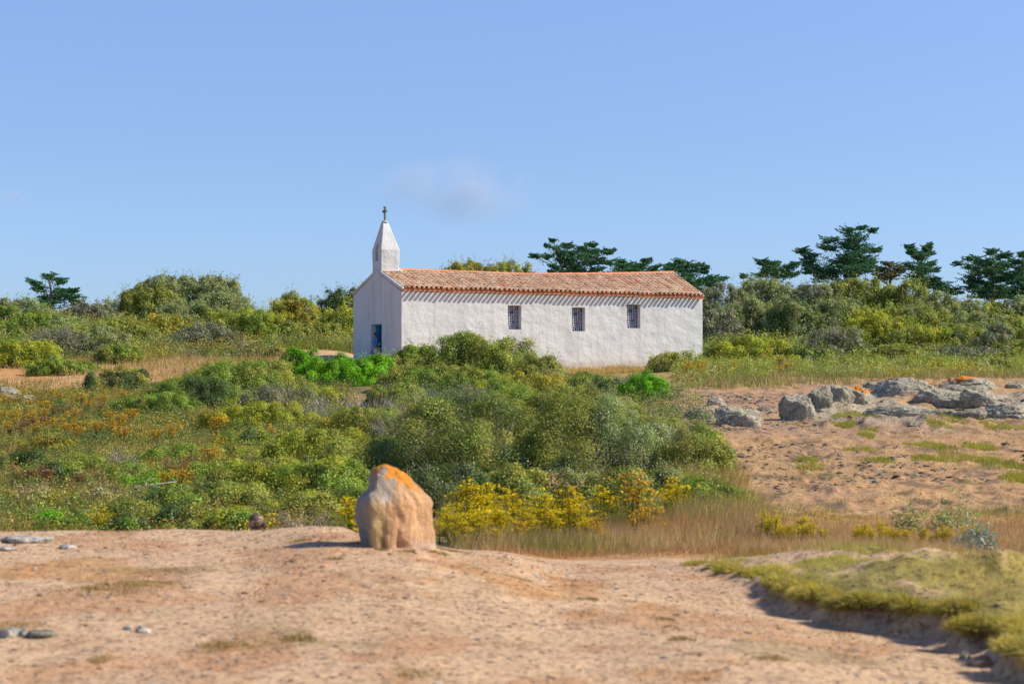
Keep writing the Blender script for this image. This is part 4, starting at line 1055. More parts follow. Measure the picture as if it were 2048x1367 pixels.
def rock(x, ybase, Y, wpx, hpx, label, lichen=0.0, deep=.8, col=GREY, sub=5, name='rock', group='rocks of the outcrop', tilt=0.0, flat=.1, seed=None, blocky=.95, cat='rock'):
    if 50 < Y < 76 and x > 1650: hpx *= .82; wpx *= 1.1
    r = np.random.default_rng(seed if seed is not None else int(x * 7 + Y))
    V, Fc = ico(sub)
    nrm_ = norm(r.normal(size=(20, 3)) * np.array([1, 1, .8])); dd = r.uniform(.58, 1.0, 20)
    nrm_[0] = norm(np.array([r.normal(0, .2) + tilt, -.25, 1])); dd[0] = .72
    proj = V @ nrm_.T
    lim = np.where(proj > .12, dd / np.maximum(proj, .12), 9).min(1)
    rad = blocky * np.minimum(lim, 1.08) + (1 - blocky)
    s = r.uniform(0, 50)
    rad = rad * (1 + .20 * fbm(V[:, 0] * 1.9 + s, V[:, 1] * 1.9, V[:, 2] * 1.9, seed=81) + .10 * fbm(V[:, 0] * 5 + s, V[:, 1] * 5, V[:, 2] * 9, seed=82))
    led = fbm(V[:, 0] * 2.2 - s, V[:, 1] * 2.2, V[:, 2] * 4.5 + s, seed=83); rad = rad * (1 - .12 * np.exp(-(led / .06) ** 2))
    P = V * rad[:, None]
    P[:, 2] = np.where(P[:, 2] < -flat, -flat + (P[:, 2] + flat) * .2, P[:, 2])
    k = Y / F
    ext = P.max(0) - P.min(0)
    zz = P[:, 2] - P[:, 2].min()
    P = np.stack([(P[:, 0] - (P[:, 0].max() + P[:, 0].min()) / 2) * wpx * (1.12 if Y < 30 else 1.32) * k / ext[0], P[:, 1] * wpx * k * deep / ext[1], zz * hpx * k * (1.15 if Y < 30 else 1.3) / zz.max()], 1)
    X = (x - 1024) / F * Y
    n_ = fbm(V[:, 0] * 2.3 + s, V[:, 1] * 2.3, V[:, 2] * 2.3, seed=84)
    C = np.tile(np.array(col, float), (len(V), 1)) * (1 + .25 * n_[:, None])
    C[:, 2] *= 1 - .12 * np.clip(n_ * 2, 0, 1)
    if lichen:
        q = sstep(.0, .14, fbm(V[:, 0] * 2.6 - s, V[:, 1] * 2.6, V[:, 2] * 2.6, seed=86) + (V[:, 2] - .75) * 1.1 + lichen * .55)
        C = C * (1 - q[:, None]) + LICH * q[:, None]
    me = np_mesh(name, P, 3, Fc, C, smooth=True)
    o = link(name, me, M['rock'])
    o.location = (X, Y, gz(X, Y) - (.12 if Y < 30 else .30) * hpx * k)
    return tag(o, label, cat, group)


ROCKS = [
    (1478, 848, 55, 76, 42, 'flat-topped wedge-shaped rock standing alone left of the outcrop', dict(tilt=.35, seed=5)),
    (1598, 834, 57.5, 62, 52, 'upright grey block, leftmost of the main outcrop', dict(seed=12, blocky=.85)),
    (1640, 826, 59, 40, 46, 'narrow dark rock wedged right of the upright block', dict(col=GREY * .8)),
    (1672, 824, 60, 52, 44, 'rounded grey rock in the middle left of the outcrop', dict(seed=23)),
    (1722, 808, 62, 48, 44, 'rock with a bright orange lichen spot on top', dict(lichen=.36, seed=31)),
    (1745, 775, 72, 34, 22, 'smooth round rock perched at the back of the outcrop', dict(blocky=.4)),
    (1815, 806, 64, 120, 52, 'largest sloping slab of the outcrop', dict(lichen=.0, seed=41, deep=.5, col=GREY * 1.05)),
    (1805, 780, 70, 96, 24, 'long back slab with orange lichen streaks', dict(lichen=.26, seed=44, deep=.5)),
    (1880, 812, 62, 80, 34, 'low pale slab right of the largest one', dict(seed=47, deep=.6)),
    (1800, 832, 57, 110, 30, 'broad flat slab low at the front of the outcrop', dict(seed=52, deep=.45, blocky=.5)),
    (1938, 776, 73, 90, 34, 'highest pyramid rock at the right with a little orange lichen', dict(lichen=.12, seed=55, blocky=.6)),
    (1892, 786, 70, 50, 22, 'small dark rock left under the pyramid rock', dict(seed=58, col=GREY * .8)),
    (1945, 792, 68, 62, 24, 'grey rock in front of the pyramid rock', dict(seed=61)),
    (2030, 770, 74, 34, 16, 'small grey rock at the right edge behind the outcrop', dict(seed=63)),
    (1915, 818, 60, 70, 36, 'jumbled grey rock in the lower right of the outcrop', dict(seed=66)),
    (1962, 822, 59, 64, 40, 'sloping pale rock in the lower right of the outcrop', dict(seed=69, deep=.5)),
    (2018, 834, 57, 84, 40, 'big cracked rock at the right edge of the outcrop', dict(seed=71)),
    (1880, 836, 56, 76, 24, 'shelf-like dark rock at the foot of the outcrop', dict(seed=73, col=GREY * .85, deep=.5)),
    (1938, 840, 55.5, 50, 20, 'low dark lump right of the shelf-like rock', dict(seed=77, col=GREY * .8)),
    (1828, 845, 54, 32, 10, 'small flat stone in front of the broad slab', dict(seed=79)),
    (1432, 826, 60, 34, 18, 'flat stone left behind the wedge-shaped rock', dict(seed=83)),
    (1395, 834, 58, 40, 16, 'low stone heap half hidden by the thicket\'s right flank', dict(seed=87, col=GREY * .85)),
    (1415, 842, 56.5, 34, 14, 'low dark stone just left of the wedge-shaped rock', dict(seed=89, col=GREY * .75)),
    (1530, 822, 60, 26, 12, 'small stone between the wedge-shaped rock and the upright block', dict(seed=91, col=GREY * .8)),
]
for (x, yb, Y, wp, hp, lab, o_) in ROCKS:
    rock(x, yb, Y, wp, hp, lab, **o_)
rock(18, 806, 75, 58, 28, 'dark grey rock on the sandy track at the left edge', group=None, seed=14, col=GREY * .85)
rock(42, 808, 74, 50, 16, 'lower slab in front of the left edge rock', group=None, seed=16)
rock(468, 706, 101, 34, 10, 'pale flat rock lying by the straw slope left of the path', group=None, seed=18, col=GREY * 1.1)
PALE = np.array([.46, .43, .37])
rock(52, 1072, 17.6, 100, 14, 'long pale flat stone on the sand crest at left', col=PALE, group='pale stones on the sand', name='stone', cat='stone', sub=4)
rock(10, 1082, 17, 44, 8, 'small pale stone at the left edge of the crest', col=PALE, group='pale stones on the sand', name='stone', cat='stone', sub=4)
rock(136, 1078, 17.2, 36, 8, 'white stone right of the long pale stone', col=PALE * 1.2, group='pale stones on the sand', name='stone', cat='stone', sub=4)
rock(18, 1282, 12.2, 48, 18, 'largest pale stone at the lower left edge', col=PALE, group='pale stones on the sand', name='stone', cat='stone', sub=4)
rock(48, 1284, 12.2, 20, 16, 'small pale stone between the largest pale and the dark one', col=PALE, group='pale stones on the sand', name='stone', cat='stone', sub=4)
rock(84, 1284, 12.2, 62, 12, 'dark grey flat stone at lower left', col=GREY * .7, group='pale stones on the sand', name='stone', cat='stone', sub=4)
rock(288, 1274, 12.4, 32, 12, 'white stone on the sand below the seated head', col=PALE * 1.25, group='pale stones on the sand', name='stone', cat='stone', sub=4)
rock(256, 1272, 12.5, 18, 8, 'small pale stone next to the white one', col=PALE, group='pale stones on the sand', name='stone', cat='stone', sub=4)
rock(1930, 1290, 12.3, 26, 16, 'grey stone in the shadow below the turf bank', col=GREY, group=None, name='stone', cat='stone', sub=4)
rock(1960, 1283, 12.0, 46, 22, 'sandy earth clod breaking from the turf bank', col=SAND * .85, group=None, name='stone', cat='stone', sub=4)

# uncountable grit: rubble on the bare ground and pebbles on the sand
def debris(name, pts, size, cols, label):
    X, Y, = pts; n = len(X)
    V, Fc = ico(1); Z = ground_z(X, Y)
    s = size[0] + (size[1] - size[0]) * rng.beta(1, 6, n)
    P = V[None] * s[:, None, None] * rng.uniform(.7, 1.3, (n, len(V), 1)) * np.array([1.4, 1.1, .5]) + np.stack([X, Y, Z + s * .05], 1)[:, None]
    ci = rng.integers(0, len(cols), n)
    C = np.repeat(np.array(cols)[ci] * rng.uniform(.7, 1.25, (n, 1)), len(V), 0)
    Fi = (Fc[None] + (np.arange(n) * len(V))[:, None, None]).reshape(-1, 3)
    return tag(link(name, np_mesh(name, P.reshape(-1, 3), 3, Fi, C), M['rock']), label, 'stones', kind='stuff')


debris('rubble', scatter(7000, 1390, 2150, 36, 68, lambda X, Y, xp: fbm(X * .5, Y * .3, seed=90) + .6 * fbm(X * 1.7, Y * .9, seed=92) + .22 * sstep(1750, 1500, xp) + .2 * sstep(56, 62, Y) > .14 + rng.normal(0, .12, len(X))), (.008, .14), [GREY * .7, SOIL * .8, SOIL, GREY * .9, SAND * .6], 'grey stone rubble embedded in the bare ground below the outcrop')
debris('pebbles', scatter(9000, -150, 2200, 9, 19.5), (.003, .030), [SAND * 1.1, PALE, SAND * .6, SAND * .8, GREY * .6, RED * .7, PALE * 1.2, SAND * .5], 'tiny pebbles scattered over the foreground sand')

# foreground boulder, standing on the crest
def boulder():
    Y = 16.6; k = Y / F
    x0, yb = 786, 1087
    X0 = (x0 - 1024) * k
    zb = (YH - yb) * k - .04
    # silhouette half widths by height (photo pixels from x0), front ridge position
    lv = [(-14, -64, 82), (0, -62, 80), (28, -66, 79), (52, -74, 76), (75, -76, 74), (92, -76, 75), (104, -72, 71), (118, -58, 60), (130, -52, 46), (143, -47, 30), (153, -42, 14), (160, -34, 2), (163, -26, -8)]
    n = 72; rings = []
    # plan outline: a ridge towards the viewer left of the middle, dark face left of it, broad lit face right of it
    pg = np.array([(-1, .40), (-.55, -1.0), (.40, -.66), (1, .05), (.75, .75), (-.6, .9)])
    rad_ = []
    for i in range(n):
        t = 2 * math.pi * i / n; d_ = np.array([math.cos(t), math.sin(t)]); best = 9
        for q in range(len(pg)):
            A, B_ = pg[q], pg[(q + 1) % len(pg)]; e_ = B_ - A
            den = d_[0] * e_[1] - d_[1] * e_[0]
            if abs(den) < 1e-6: continue
            u = (A[0] * e_[1] - A[1] * e_[0]) / den; v_ = (A[0] * d_[1] - A[1] * d_[0]) / den
            if u > 0 and -.001 <= v_ <= 1.001: best = min(best, u)
        rad_.append(best)
    rad_ = np.array(rad_)
    for _ in range(1): rad_ = .2 * np.roll(rad_, 1) + .6 * rad_ + .2 * np.roll(rad_, -1)
    for (h, l, r_) in lv:
        c = (l + r_) / 2; w_ = (r_ - l) / 2 * 1.06
        ring = []
        for i in range(n):
            t = 2 * math.pi * i / n
            q = rad_[i]
            ring.append([(c + math.cos(t) * q * w_) * k, math.sin(t) * q * max(w_, 6) * k, h * k])
        rings.append(ring)
    R = np.array(rings)
    # refine between levels
    t = np.linspace(0, len(lv) - 1, 90); i0 = np.clip(t.astype(int), 0, len(lv) - 2); fr = (t - i0)[:, None, None]
    R = R[i0] * (1 - fr) + R[i0 + 1] * fr
    for _ in range(2): R[1:-1] = .25 * R[:-2] + .5 * R[1:-1] + .25 * R[2:]
    m_ = len(R)
    P = R.reshape(-1, 3)
    P = np.vstack([P, P[-n:].mean(0) + [0, 0, .006]])
    s = 1 + .0 * P[:, 0]
    cen = np.array([0.02, 0, .3]); d = norm(P - cen)
    nz = .052 * fbm(P[:, 0] * 6, P[:, 1] * 6, P[:, 2] * 4, seed=95) + .020 * fbm(P[:, 0] * 17, P[:, 1] * 17, P[:, 2] * 11, seed=96)
    n0_ = fbm(P[:, 2] * 7, P[:, 2] * 0, seed=94)
    groove = -.050 * np.exp(-((P[:, 0] - (-.066) - .03 * n0_) / .016) ** 2) * (P[:, 1] < 0) * sstep(.28, .1, P[:, 2])
    groove += -.028 * np.exp(-((P[:, 0] - (.06) - .03 * n0_) / .014) ** 2) * (P[:, 1] < 0) * sstep(.33, .12, P[:, 2])
    P = P + d * (nz + groove)[:, None]
    idx = np.arange(m_ * n).reshape(m_, n)
    Fq = np.stack([idx[:-1], np.roll(idx[:-1], -1, 1), np.roll(idx[1:], -1, 1), idx[1:]], -1).reshape(-1, 4)
    top = np.stack([idx[-1], np.roll(idx[-1], -1), np.full(n, m_ * n), np.full(n, m_ * n)], -1)
    bm = bmesh.new()
    vs = [bm.verts.new(p) for p in P]
    for q in Fq: bm.faces.new([vs[i] for i in q])
    for q in top: bm.faces.new([vs[q[0]], vs[q[1]], vs[q[2]]])
    bm.faces.new([vs[i] for i in idx[0][::-1]])
    me = bpy.data.meshes.new('boulder'); bm.to_mesh(me); bm.free()
    for p in me.polygons: p.use_smooth = True
    a = me.attributes.new('col', 'FLOAT_COLOR', 'POINT')
    n1 = fbm(P[:, 0] * 5, P[:, 1] * 5, P[:, 2] * 3.5, seed=97); n2 = fbm(P[:, 0] * 14, P[:, 1] * 14, P[:, 2] * 7, seed=98)
    H = P[:, 2] / (164 * k)
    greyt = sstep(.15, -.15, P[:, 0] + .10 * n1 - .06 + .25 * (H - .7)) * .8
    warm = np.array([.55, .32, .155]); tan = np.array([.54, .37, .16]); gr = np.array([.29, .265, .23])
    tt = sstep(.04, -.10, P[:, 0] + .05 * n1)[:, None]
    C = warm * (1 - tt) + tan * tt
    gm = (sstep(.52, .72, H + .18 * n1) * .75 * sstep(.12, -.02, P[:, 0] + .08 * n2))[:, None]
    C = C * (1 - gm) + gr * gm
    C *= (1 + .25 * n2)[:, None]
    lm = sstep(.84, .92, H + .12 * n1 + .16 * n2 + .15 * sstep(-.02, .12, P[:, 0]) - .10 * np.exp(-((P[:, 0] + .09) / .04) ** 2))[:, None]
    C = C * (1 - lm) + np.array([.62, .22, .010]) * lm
    left_shade = sstep(-.14, -.20, P[:, 0] + .03 * n1)[:, None] * .8  # shade of the left face, painted into the stone as a darker grey
    C = C * (1 - left_shade) + np.array([.27, .245, .225]) * left_shade
    l2_ = (sstep(.10, .22, n2 + .5 * n1 + .9 * (H - .75)) * sstep(.45, .6, H) * sstep(.02, .10, P[:, 0]) * .8)[:, None]
    C = C * (1 - l2_) + np.array([.58, .24, .03]) * l2_
    wm = np.exp(-(((P[:, 0] + .05) / .02) ** 2 + ((H - .62) / .05) ** 2)) * (P[:, 1] < 0)
    C = C * (1 - .5 * wm[:, None]) + .7 * .5 * wm[:, None]
    bl = (sstep(.18, .02, H + .08 * n1) * sstep(.12, .2, P[:, 0]) * .35)[:, None]
    C = C * (1 - bl) + np.array([.5, .46, .45]) * bl
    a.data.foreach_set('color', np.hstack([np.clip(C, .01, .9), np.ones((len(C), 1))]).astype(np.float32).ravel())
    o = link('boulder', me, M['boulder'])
    o.location = (X0, Y, zb)
    tag(o, 'big tan boulder with orange lichen crown on the sand crest', 'boulder')


boulder()

# ------------------------------------------------------------------ chapel
TH = math.radians(27.4); cs, sn = math.cos(TH), math.sin(TH)
C0 = np.array([-5.36, 97.0]); Wd, Ln = 6.0, 17.3
chapel = empty('chapel', (C0[0], C0[1], 1.0), 'whitewashed chapel with terracotta tiled roof and small bell tower', 'chapel', rz=TH)
# local frame: x along the long wall, y inwards from it (so the near corner is the origin), z up from 1.0
EAVE, Z0 = 3.80, -.35


def ridge_h(t):                                       # slightly sagging ridge
    return np.interp(t, [0, .15, .5, .8, 1], [4.92, 4.92, 4.88, 5.06, 5.22])


def solid(name, vs, fs):
    me = bpy.data.meshes.new(name); me.from_pydata([tuple(map(float, v)) for v in vs], [], fs); me.update()
    bm = bmesh.new(); bm.from_mesh(me); bmesh.ops.recalc_face_normals(bm, faces=bm.faces[:]); bm.to_mesh(me); bm.free()
    o = bpy.data.objects.new(name, me); COL.objects.link(o)
    return o


def prism(name, x0, x1, y0, y1, z0, e, r0, r1):
    ym = (y0 + y1) / 2
    v = []
    for x, r in ((x0, r0), (x1, r1)):
        v += [(x, y0, z0), (x, y1, z0), (x, y1, e), (x, ym, r), (x, y0, e)]
    f = [(0, 1, 2, 3, 4), (9, 8, 7, 6, 5)] + [(i, (i + 1) % 5, 5 + (i + 1) % 5, 5 + i) for i in range(5)]
    return solid(name, v, f)


def boxs(name, x0, x1, y0, y1, z0, z1):
    v = [(x, y, z) for z in (z0, z1) for y in (y0, y1) for x in (x0, x1)]
    return solid(name, v, [(0, 2, 3, 1), (4, 5, 7, 6), (0, 1, 5, 4), (2, 6, 7, 3), (0, 4, 6, 2), (1, 3, 7, 5)])


def cut(o, tools):
    for t in tools:
        md = o.modifiers.new('cut', 'BOOLEAN'); md.operation = 'DIFFERENCE'; md.solver = 'EXACT'; md.object = t
    dg = bpy.context.evaluated_depsgraph_get()
    me = bpy.data.meshes.new_from_object(o.evaluated_get(dg))
    o.modifiers.clear(); o.data = me
    for t in tools: bpy.data.objects.remove(t, do_unlink=True)
    return o


def wall_x(px, frac_y=0.0):
    """distance along the long wall whose point is seen at photo column px"""
    u = (px - 1024) / F
    return (u * C0[1] - C0[0]) / (cs - u * sn)


WIN = []
for (xa, xb, ya, yb) in ((1016, 1042.5, 610.5, 658.5), (1144, 1170, 614.5, 662), (1254, 1280.5, 608.5, 656)):
    xa_, xb_ = wall_x(xa), wall_x(xb); Yw = C0[1] + sn * (xa_ + xb_) / 2
    WIN.append((xa_, xb_, (YH - yb) / F * Yw - 1.0, (YH - ya) / F * Yw - 1.0))
tools = [boxs('t', xa, xb, -.5, .6, za, zb) for (xa, xb, za, zb) in WIN]
DY0, DY1, DZ = 2.38, 3.72, 2.29
tools.append(boxs('t', -.5, .55, DY0, DY1, -1, DZ))
wall = prism('wall', 0, Ln, 0, Wd, Z0, EAVE - .02, 4.86, 5.12)
inner = prism('t', .45, Ln - .45, .45, Wd - .45, .05, EAVE - .2, 4.55, 4.75)
cut(wall, [inner] + tools)
wall.name = 'wall'; wall.data.materials.append(M['plaster']); wall.parent = chapel
bv = wall.modifiers.new('soft_edges', 'BEVEL'); bv.width = .035; bv.segments = 2; bv.limit_method = 'ANGLE'; bv.angle_limit = math.radians(40)
floor_ = boxs('interior_floor', .46, Ln - .46, .46, Wd - .46, -.2, .06); floor_.data.materials.append(M['dark']); floor_.parent = chapel

# windows: cast grille with irregular lights in front of dark blue glass
LIGHTS = [(0, 0, .28, .10), (.28, 0, .62, .10), (.62, 0, .80, .10), (.80, 0, 1, .22), (0, .10, .14, .30), (.14, .10, .28, .20), (.28, .10, .62, .17), (.62, .10, .8, .24), (.28, .17, .62, .37), (.14, .20, .28, .37),
          (.62, .24, .74, .37), (.74, .24, .86, .37), (.86, .22, 1, .40), (0, .30, .14, .44), (.14, .37, .30, .5), (.30, .37, .45, .5), (.45, .37, .62, .45), (.62, .37, .86, .46), (.86, .40, 1, .60), (0, .44, .14, .56), (.45, .45, .62, .54),
          (.14, .5, .30, .58), (.30, .5, .45, .62), (.62, .46, .74, .62), (.74, .46, .86, .56), (0, .56, .18, .72), (.18, .58, .30, .72), (.45, .54, .62, .62), (.30, .62, .42, .72), (.42, .62, .72, .74), (.74, .56, .86, .74), (.86, .60, 1, .80),
          (0, .72, .14, .80), (.14, .72, .30, .80), (.30, .72, .42, .82), (.42, .74, .72, .82), (.72, .74, .86, .86), (0, .80, .12, 1), (.12, .80, .20, 1), (.20, .80, .40, .9), (.20, .9, .40, 1), (.40, .82, .56, 1), (.56, .82, .72, .92), (.56, .92, .72, 1), (.72, .86, .86, 1), (.86, .80, 1, 1)]
for i, (xa, xb, za, zb) in enumerate(WIN):
    wx, wz = xb - xa, zb - za
    wob = MB()
    b = .022
    for (u0, v0, u1, v1) in LIGHTS:                   # frame each light with four bars meeting its neighbour's
        X0_, X1_ = xa + u0 * wx, xa + u1 * wx; Z1_, Z0_ = zb - v0 * wz, zb - v1 * wz
        dy = .0006 * (hash((u0, v0)) % 5)
        wob.box((X0_, .27 + dy, (Z0_ + Z1_) / 2), (b, .035, Z1_ - Z0_))
        wob.box(((X0_ + X1_) / 2, .272 + dy, Z0_), (X1_ - X0_, .034, b))
    wob.box((xb - .012, .28, (za + zb) / 2), (.022, .04, wz - .01)); wob.box(((xa + xb) / 2, .28, zb - .012), (wx - .01, .041, .022))
    frame = wob.build('window', M['grille'], chapel)
    g = MB(); g.box(((xa + xb) / 2, .31, (za + zb) / 2), (wx - .004, .012, wz - .004)); g.build('pane', M['glass'], frame)

# door leaf swung inwards against the far jamb, and its frame
dr = MB(); dr.box((.835, DY1 - .09, 1.14), (1.05, .05, 2.16))
for i in range(6): dr.box((.40 + .175 * i, DY1 - .123, 1.14), (.012, .018, 2.1))
door = dr.build('door', M['door'], chapel)
hd = MB(); hd.tube([(1.25, DY1 - .115, 1.1), (1.25, DY1 - .17, 1.1), (1.13, DY1 - .17, 1.1)], .012, 6); hd.build('handle', M['cross'], door)
fr = MB()
fr.box((.27, DY1 - .03, 1.15), (.07, .06, 2.2)); fr.box((.27, DY0 + .03, 1.15), (.07, .06, 2.2)); fr.box((.27, (DY0 + DY1) / 2, DZ - .03), (.07, DY1 - DY0 - .125, .06))
fr.build('door_frame', M['door'], chapel)

# roof: barrel tiles row by row, cover tiles over channel tiles; channel ends stick out at the eaves
TV, TF, TC = [], [], []


def roof_pt(x, s, lift, side):
    """x along, s distance from ridge (0..1 at the wall plane, >1 overhang), side -1 near / +1 far"""
    t = np.clip(x / Ln, 0, 1)
    r = float(ridge_h(t)); e = EAVE + .10 + .015 * math.sin(x * 1.7)
    y = Wd / 2 + side * s * Wd / 2
    z = r + (e - r) * s
    return np.array([x, y, z + lift])


def tile(x, s0, s1, r0, r1, up, l0, l1, side, col, nseg=6, thick=.014):
    """half barrel from s0 (upper end) to s1 (lower end)"""
    vs = []
    for (s, r, l) in ((s0, r0, l0), (s1, r1, l1)):
        for rr in (r, r - thick):
            for i in range(nseg + 1):
                a = math.pi * i / nseg
                dx, dz = -math.cos(a) * rr, math.sin(a) * rr * up
                if up < 0: dz *= .8
                vs.append(roof_pt(x + dx, s, l + dz, side))
    m_ = nseg + 1; b0 = sum(len(q) for q in TV)
    fs = []
    for i in range(nseg):
        fs += [(i, i + 1, 2 * m_ + i + 1, 2 * m_ + i), (m_ + i + 1, m_ + i, 3 * m_ + i, 3 * m_ + i + 1), (2 * m_ + i, 2 * m_ + i + 1, 3 * m_ + i + 1, 3 * m_ + i), (i + 1, i, m_ + i, m_ + i + 1)]
    for e_ in (0, nseg): fs.append((e_, 2 * m_ + e_, 3 * m_ + e_, m_ + e_))
    TV.append(np.array(vs)); TF.extend([[q + b0 for q in f] for f in fs]); TC.append(np.tile(col, (len(vs), 1)))


NT, ROWS = 65, 9
pitch = (Ln + .02) / NT
TERRA, CREAM, PINK = np.array([.52, .19, .07]), np.array([.82, .63, .43]), np.array([.66, .42, .25])
rr_ = np.random.default_rng(4)
for side in (-1, 1):
    for i in range(NT + 1):
        xj = .01 + i * pitch
        jit = rr_.normal(0, .012)
        if i < NT:
            for j in range(ROWS):                      # channels, concave
                s0, s1 = j / ROWS - .02, (j + 1) / ROWS + .02
                if j == ROWS - 1: s1 = 1.092 + rr_.uniform(-.006, .006)
                tile(xj + pitch / 2 + jit * .5, max(s0, .0), s1, .080, .088, -1, .065, .060, side, TERRA * rr_.uniform(.7, 1.15), 5)
        for j in range(ROWS):
            s0, s1 = j / ROWS - .03, (j + 1) / ROWS + .012
            if j == ROWS - 1: s1 = 1.012 + rr_.uniform(-.006, .006)
            t_ = rr_.random()
            c = CREAM * (1 - t_) + PINK * t_
            if rr_.random() < .10: c = TERRA * .5 + PINK * .6
            if j == ROWS - 1 and rr_.random() < .6: c = CREAM * rr_.uniform(.95, 1.1)
            tile(min(max(xj + jit, .14), Ln - .03), max(s0, .0), s1, .082 + rr_.normal(0, .003), .106 + rr_.normal(0, .004), 1.3, .045, .085 + rr_.normal(0, .006), side, c * rr_.uniform(.8, 1.12), 6)
me = bpy.data.meshes.new('roof'); me.from_pydata(np.concatenate(TV).tolist(), [], TF); me.update()
a = me.attributes.new('col', 'FLOAT_COLOR', 'POINT'); cc = np.concatenate(TC)
a.data.foreach_set('color', np.hstack([cc, np.ones((len(cc), 1))]).astype(np.float32).ravel())
roof = link('roof', me, M['tile'], chapel)
for p in me.polygons: p.use_smooth = True
try: me.set_sharp_from_angle(angle=math.radians(45))
except Exception: pass
deck = MB()
for side in (-1, 1):
    xs = np.linspace(.02, Ln - .02, 12)
    P0 = [roof_pt(x, 0, -.03, side) for x in xs]; P1 = [roof_pt(x, 1.0, -.03, side) for x in xs]
    P2 = [roof_pt(x, 0, -.09, side) for x in xs]; P3 = [roof_pt(x, 1.0, -.09, side) for x in xs]
    n_ = len(xs)
    deck.add(P0 + P1 + P2 + P3, [(i, i + 1, n_ + i + 1, n_ + i) for i in range(n_ - 1)] + [(3 * n_ + i, 3 * n_ + i + 1, 2 * n_ + i + 1, 2 * n_ + i) for i in range(n_ - 1)] + [(n_ + i, n_ + i + 1, 3 * n_ + i + 1, 3 * n_ + i) for i in range(n_ - 1)] + [(0, n_, 3 * n_, 2 * n_), (n_ - 1, 3 * n_ - 1, 4 * n_ - 1, 2 * n_ - 1)])
deck.build('roof_deck', M['pink_plaster'], roof)
# ridge: big overlapping half barrels with mortar joints
TV, TF, TC = [], [], []
nrg = 34; xs = np.linspace(1.05, Ln + .02, nrg + 1)
for i in range(nrg):
    x0_, x1_ = xs[i], xs[i + 1] + .02
    ns = 8; vs = []
    for (x, r) in ((x0_, .125), (x1_, .145)):
        z = float(ridge_h(x / Ln)) + .055
        for rr in (r, r - .02):
            for q in range(ns + 1):
                an = math.pi * (q / ns)
                vs.append((x, Wd / 2 - math.cos(an) * rr * 1.15, z + math.sin(an) * rr))
    m_ = ns + 1; b0 = sum(len(q) for q in TV); fs = []
    for q in range(ns):
        fs += [(q, q + 1, 2 * m_ + q + 1, 2 * m_ + q), (m_ + q + 1, m_ + q, 3 * m_ + q, 3 * m_ + q + 1), (2 * m_ + q, 2 * m_ + q + 1, 3 * m_ + q + 1, 3 * m_ + q), (q + 1, q, m_ + q, m_ + q + 1)]
    for e_ in (0, ns): fs.append((e_, 2 * m_ + e_, 3 * m_ + e_, m_ + e_))
    TV.append(np.array(vs)); TF.extend([[q + b0 for q in f] for f in fs]); TC.append(np.tile(np.array([.60, .22, .10]) * rr_.uniform(.85, 1.12), (len(vs), 1)))
me = bpy.data.meshes.new('ridge_tiles'); me.from_pydata(np.concatenate(TV).tolist(), [], TF); me.update()
a = me.attributes.new('col', 'FLOAT_COLOR', 'POINT'); cc = np.concatenate(TC)
a.data.foreach_set('color', np.hstack([cc, np.ones((len(cc), 1))]).astype(np.float32).ravel())
link('ridge_tiles', me, M['tile'], roof)
vg = MB()                                              # mortar verge on the far gable end
for side in (-1, 1):
    for xe in (Ln + .02, .03):
        A, Bv = roof_pt(xe, .02, .06, side), roof_pt(xe, 1.02, .06, side)
        A[0] = Bv[0] = xe
        vg.tube([A, (A + Bv) / 2, Bv], .05 if xe > 1 else .085, 6)
vg.build('verge', M['plaster'], roof, smooth=True)

# bell tower over the front gable
ym = Wd / 2 + .03
PR = [(3.9, 1.10, 1.06), (4.55, 1.10, 1.06), (4.85, 1.08, 1.04), (5.05, 1.06, 1.0), (5.5, 1.09, 1.02), (5.98, 1.12, 1.03), (6.05, 1.08, 1.0), (7.36, .26, .30)]
mbv = []
tw = MB()
vs = []
for (z, wy, lx) in PR:                                 # wy across the front, lx along the nave; the shaft leans in as it tapers
    x0_, x1_ = -.012 + (1.04 - lx) * .45, 0
    x1_ = x0_ + lx
    if z > 6.2: x0_, x1_ = .30, .60
    vs += [(x0_, ym - wy / 2, z), (x0_, ym + wy / 2, z), (x1_, ym + wy / 2, z), (x1_, ym - wy / 2, z)]
fs = [(4 * i + a_, 4 * i + (a_ + 1) % 4, 4 * i + 4 + (a_ + 1) % 4, 4 * i + 4 + a_) for i in range(len(PR) - 1) for a_ in range(4)] + [(0, 1, 2, 3), tuple(4 * (len(PR) - 1) + q for q in (3, 2, 1, 0))]
tower = solid('bell_tower', vs, fs)
na = []
for x in (-.5, .34):                                   # arched niche cutter
    pts = [(x, ym + .02 - .17, 5.45), (x, ym + .02 + .17, 5.45)] + [(x, ym + .02 + .17 * math.cos(q * math.pi / 8), 6.12 + .17 * math.sin(q * math.pi / 8)) for q in range(9)]
    na.append(pts)
k_ = len(na[0])
nt_o = solid('t', na[0] + na[1], [tuple(range(k_)), tuple(range(2 * k_ - 1, k_ - 1, -1))] + [(i, (i + 1) % k_, k_ + (i + 1) % k_, k_ + i) for i in range(k_)])
cut(tower, [nt_o]); tower.name = 'bell_tower'
tower.data.materials.append(M['plaster']); tower.parent = chapel
bv = tower.modifiers.new('soft_edges', 'BEVEL'); bv.width = .05; bv.segments = 3; bv.limit_method = 'ANGLE'; bv.angle_limit = math.radians(25)
nb = MB(); nb.box((.325, ym + .02, 5.78), (.02, .33, .64)); nb.build('niche_back', M['pink_plaster'], tower)
fl = MB()                                              # flared plaster flashing where tower meets the tiles
for side in (-1, 1):
    pts = [roof_pt(x, abs(y - Wd / 2) / (Wd / 2), .1, side) for x, y in ((1.02, ym), (1.08, ym + side * .3), (1.08, ym + side * .56))]
    fl.tube([p + np.array([0, 0, .05]) for p in pts], .10, 8)
fl.build('flashing', M['plaster'], tower, smooth=True)
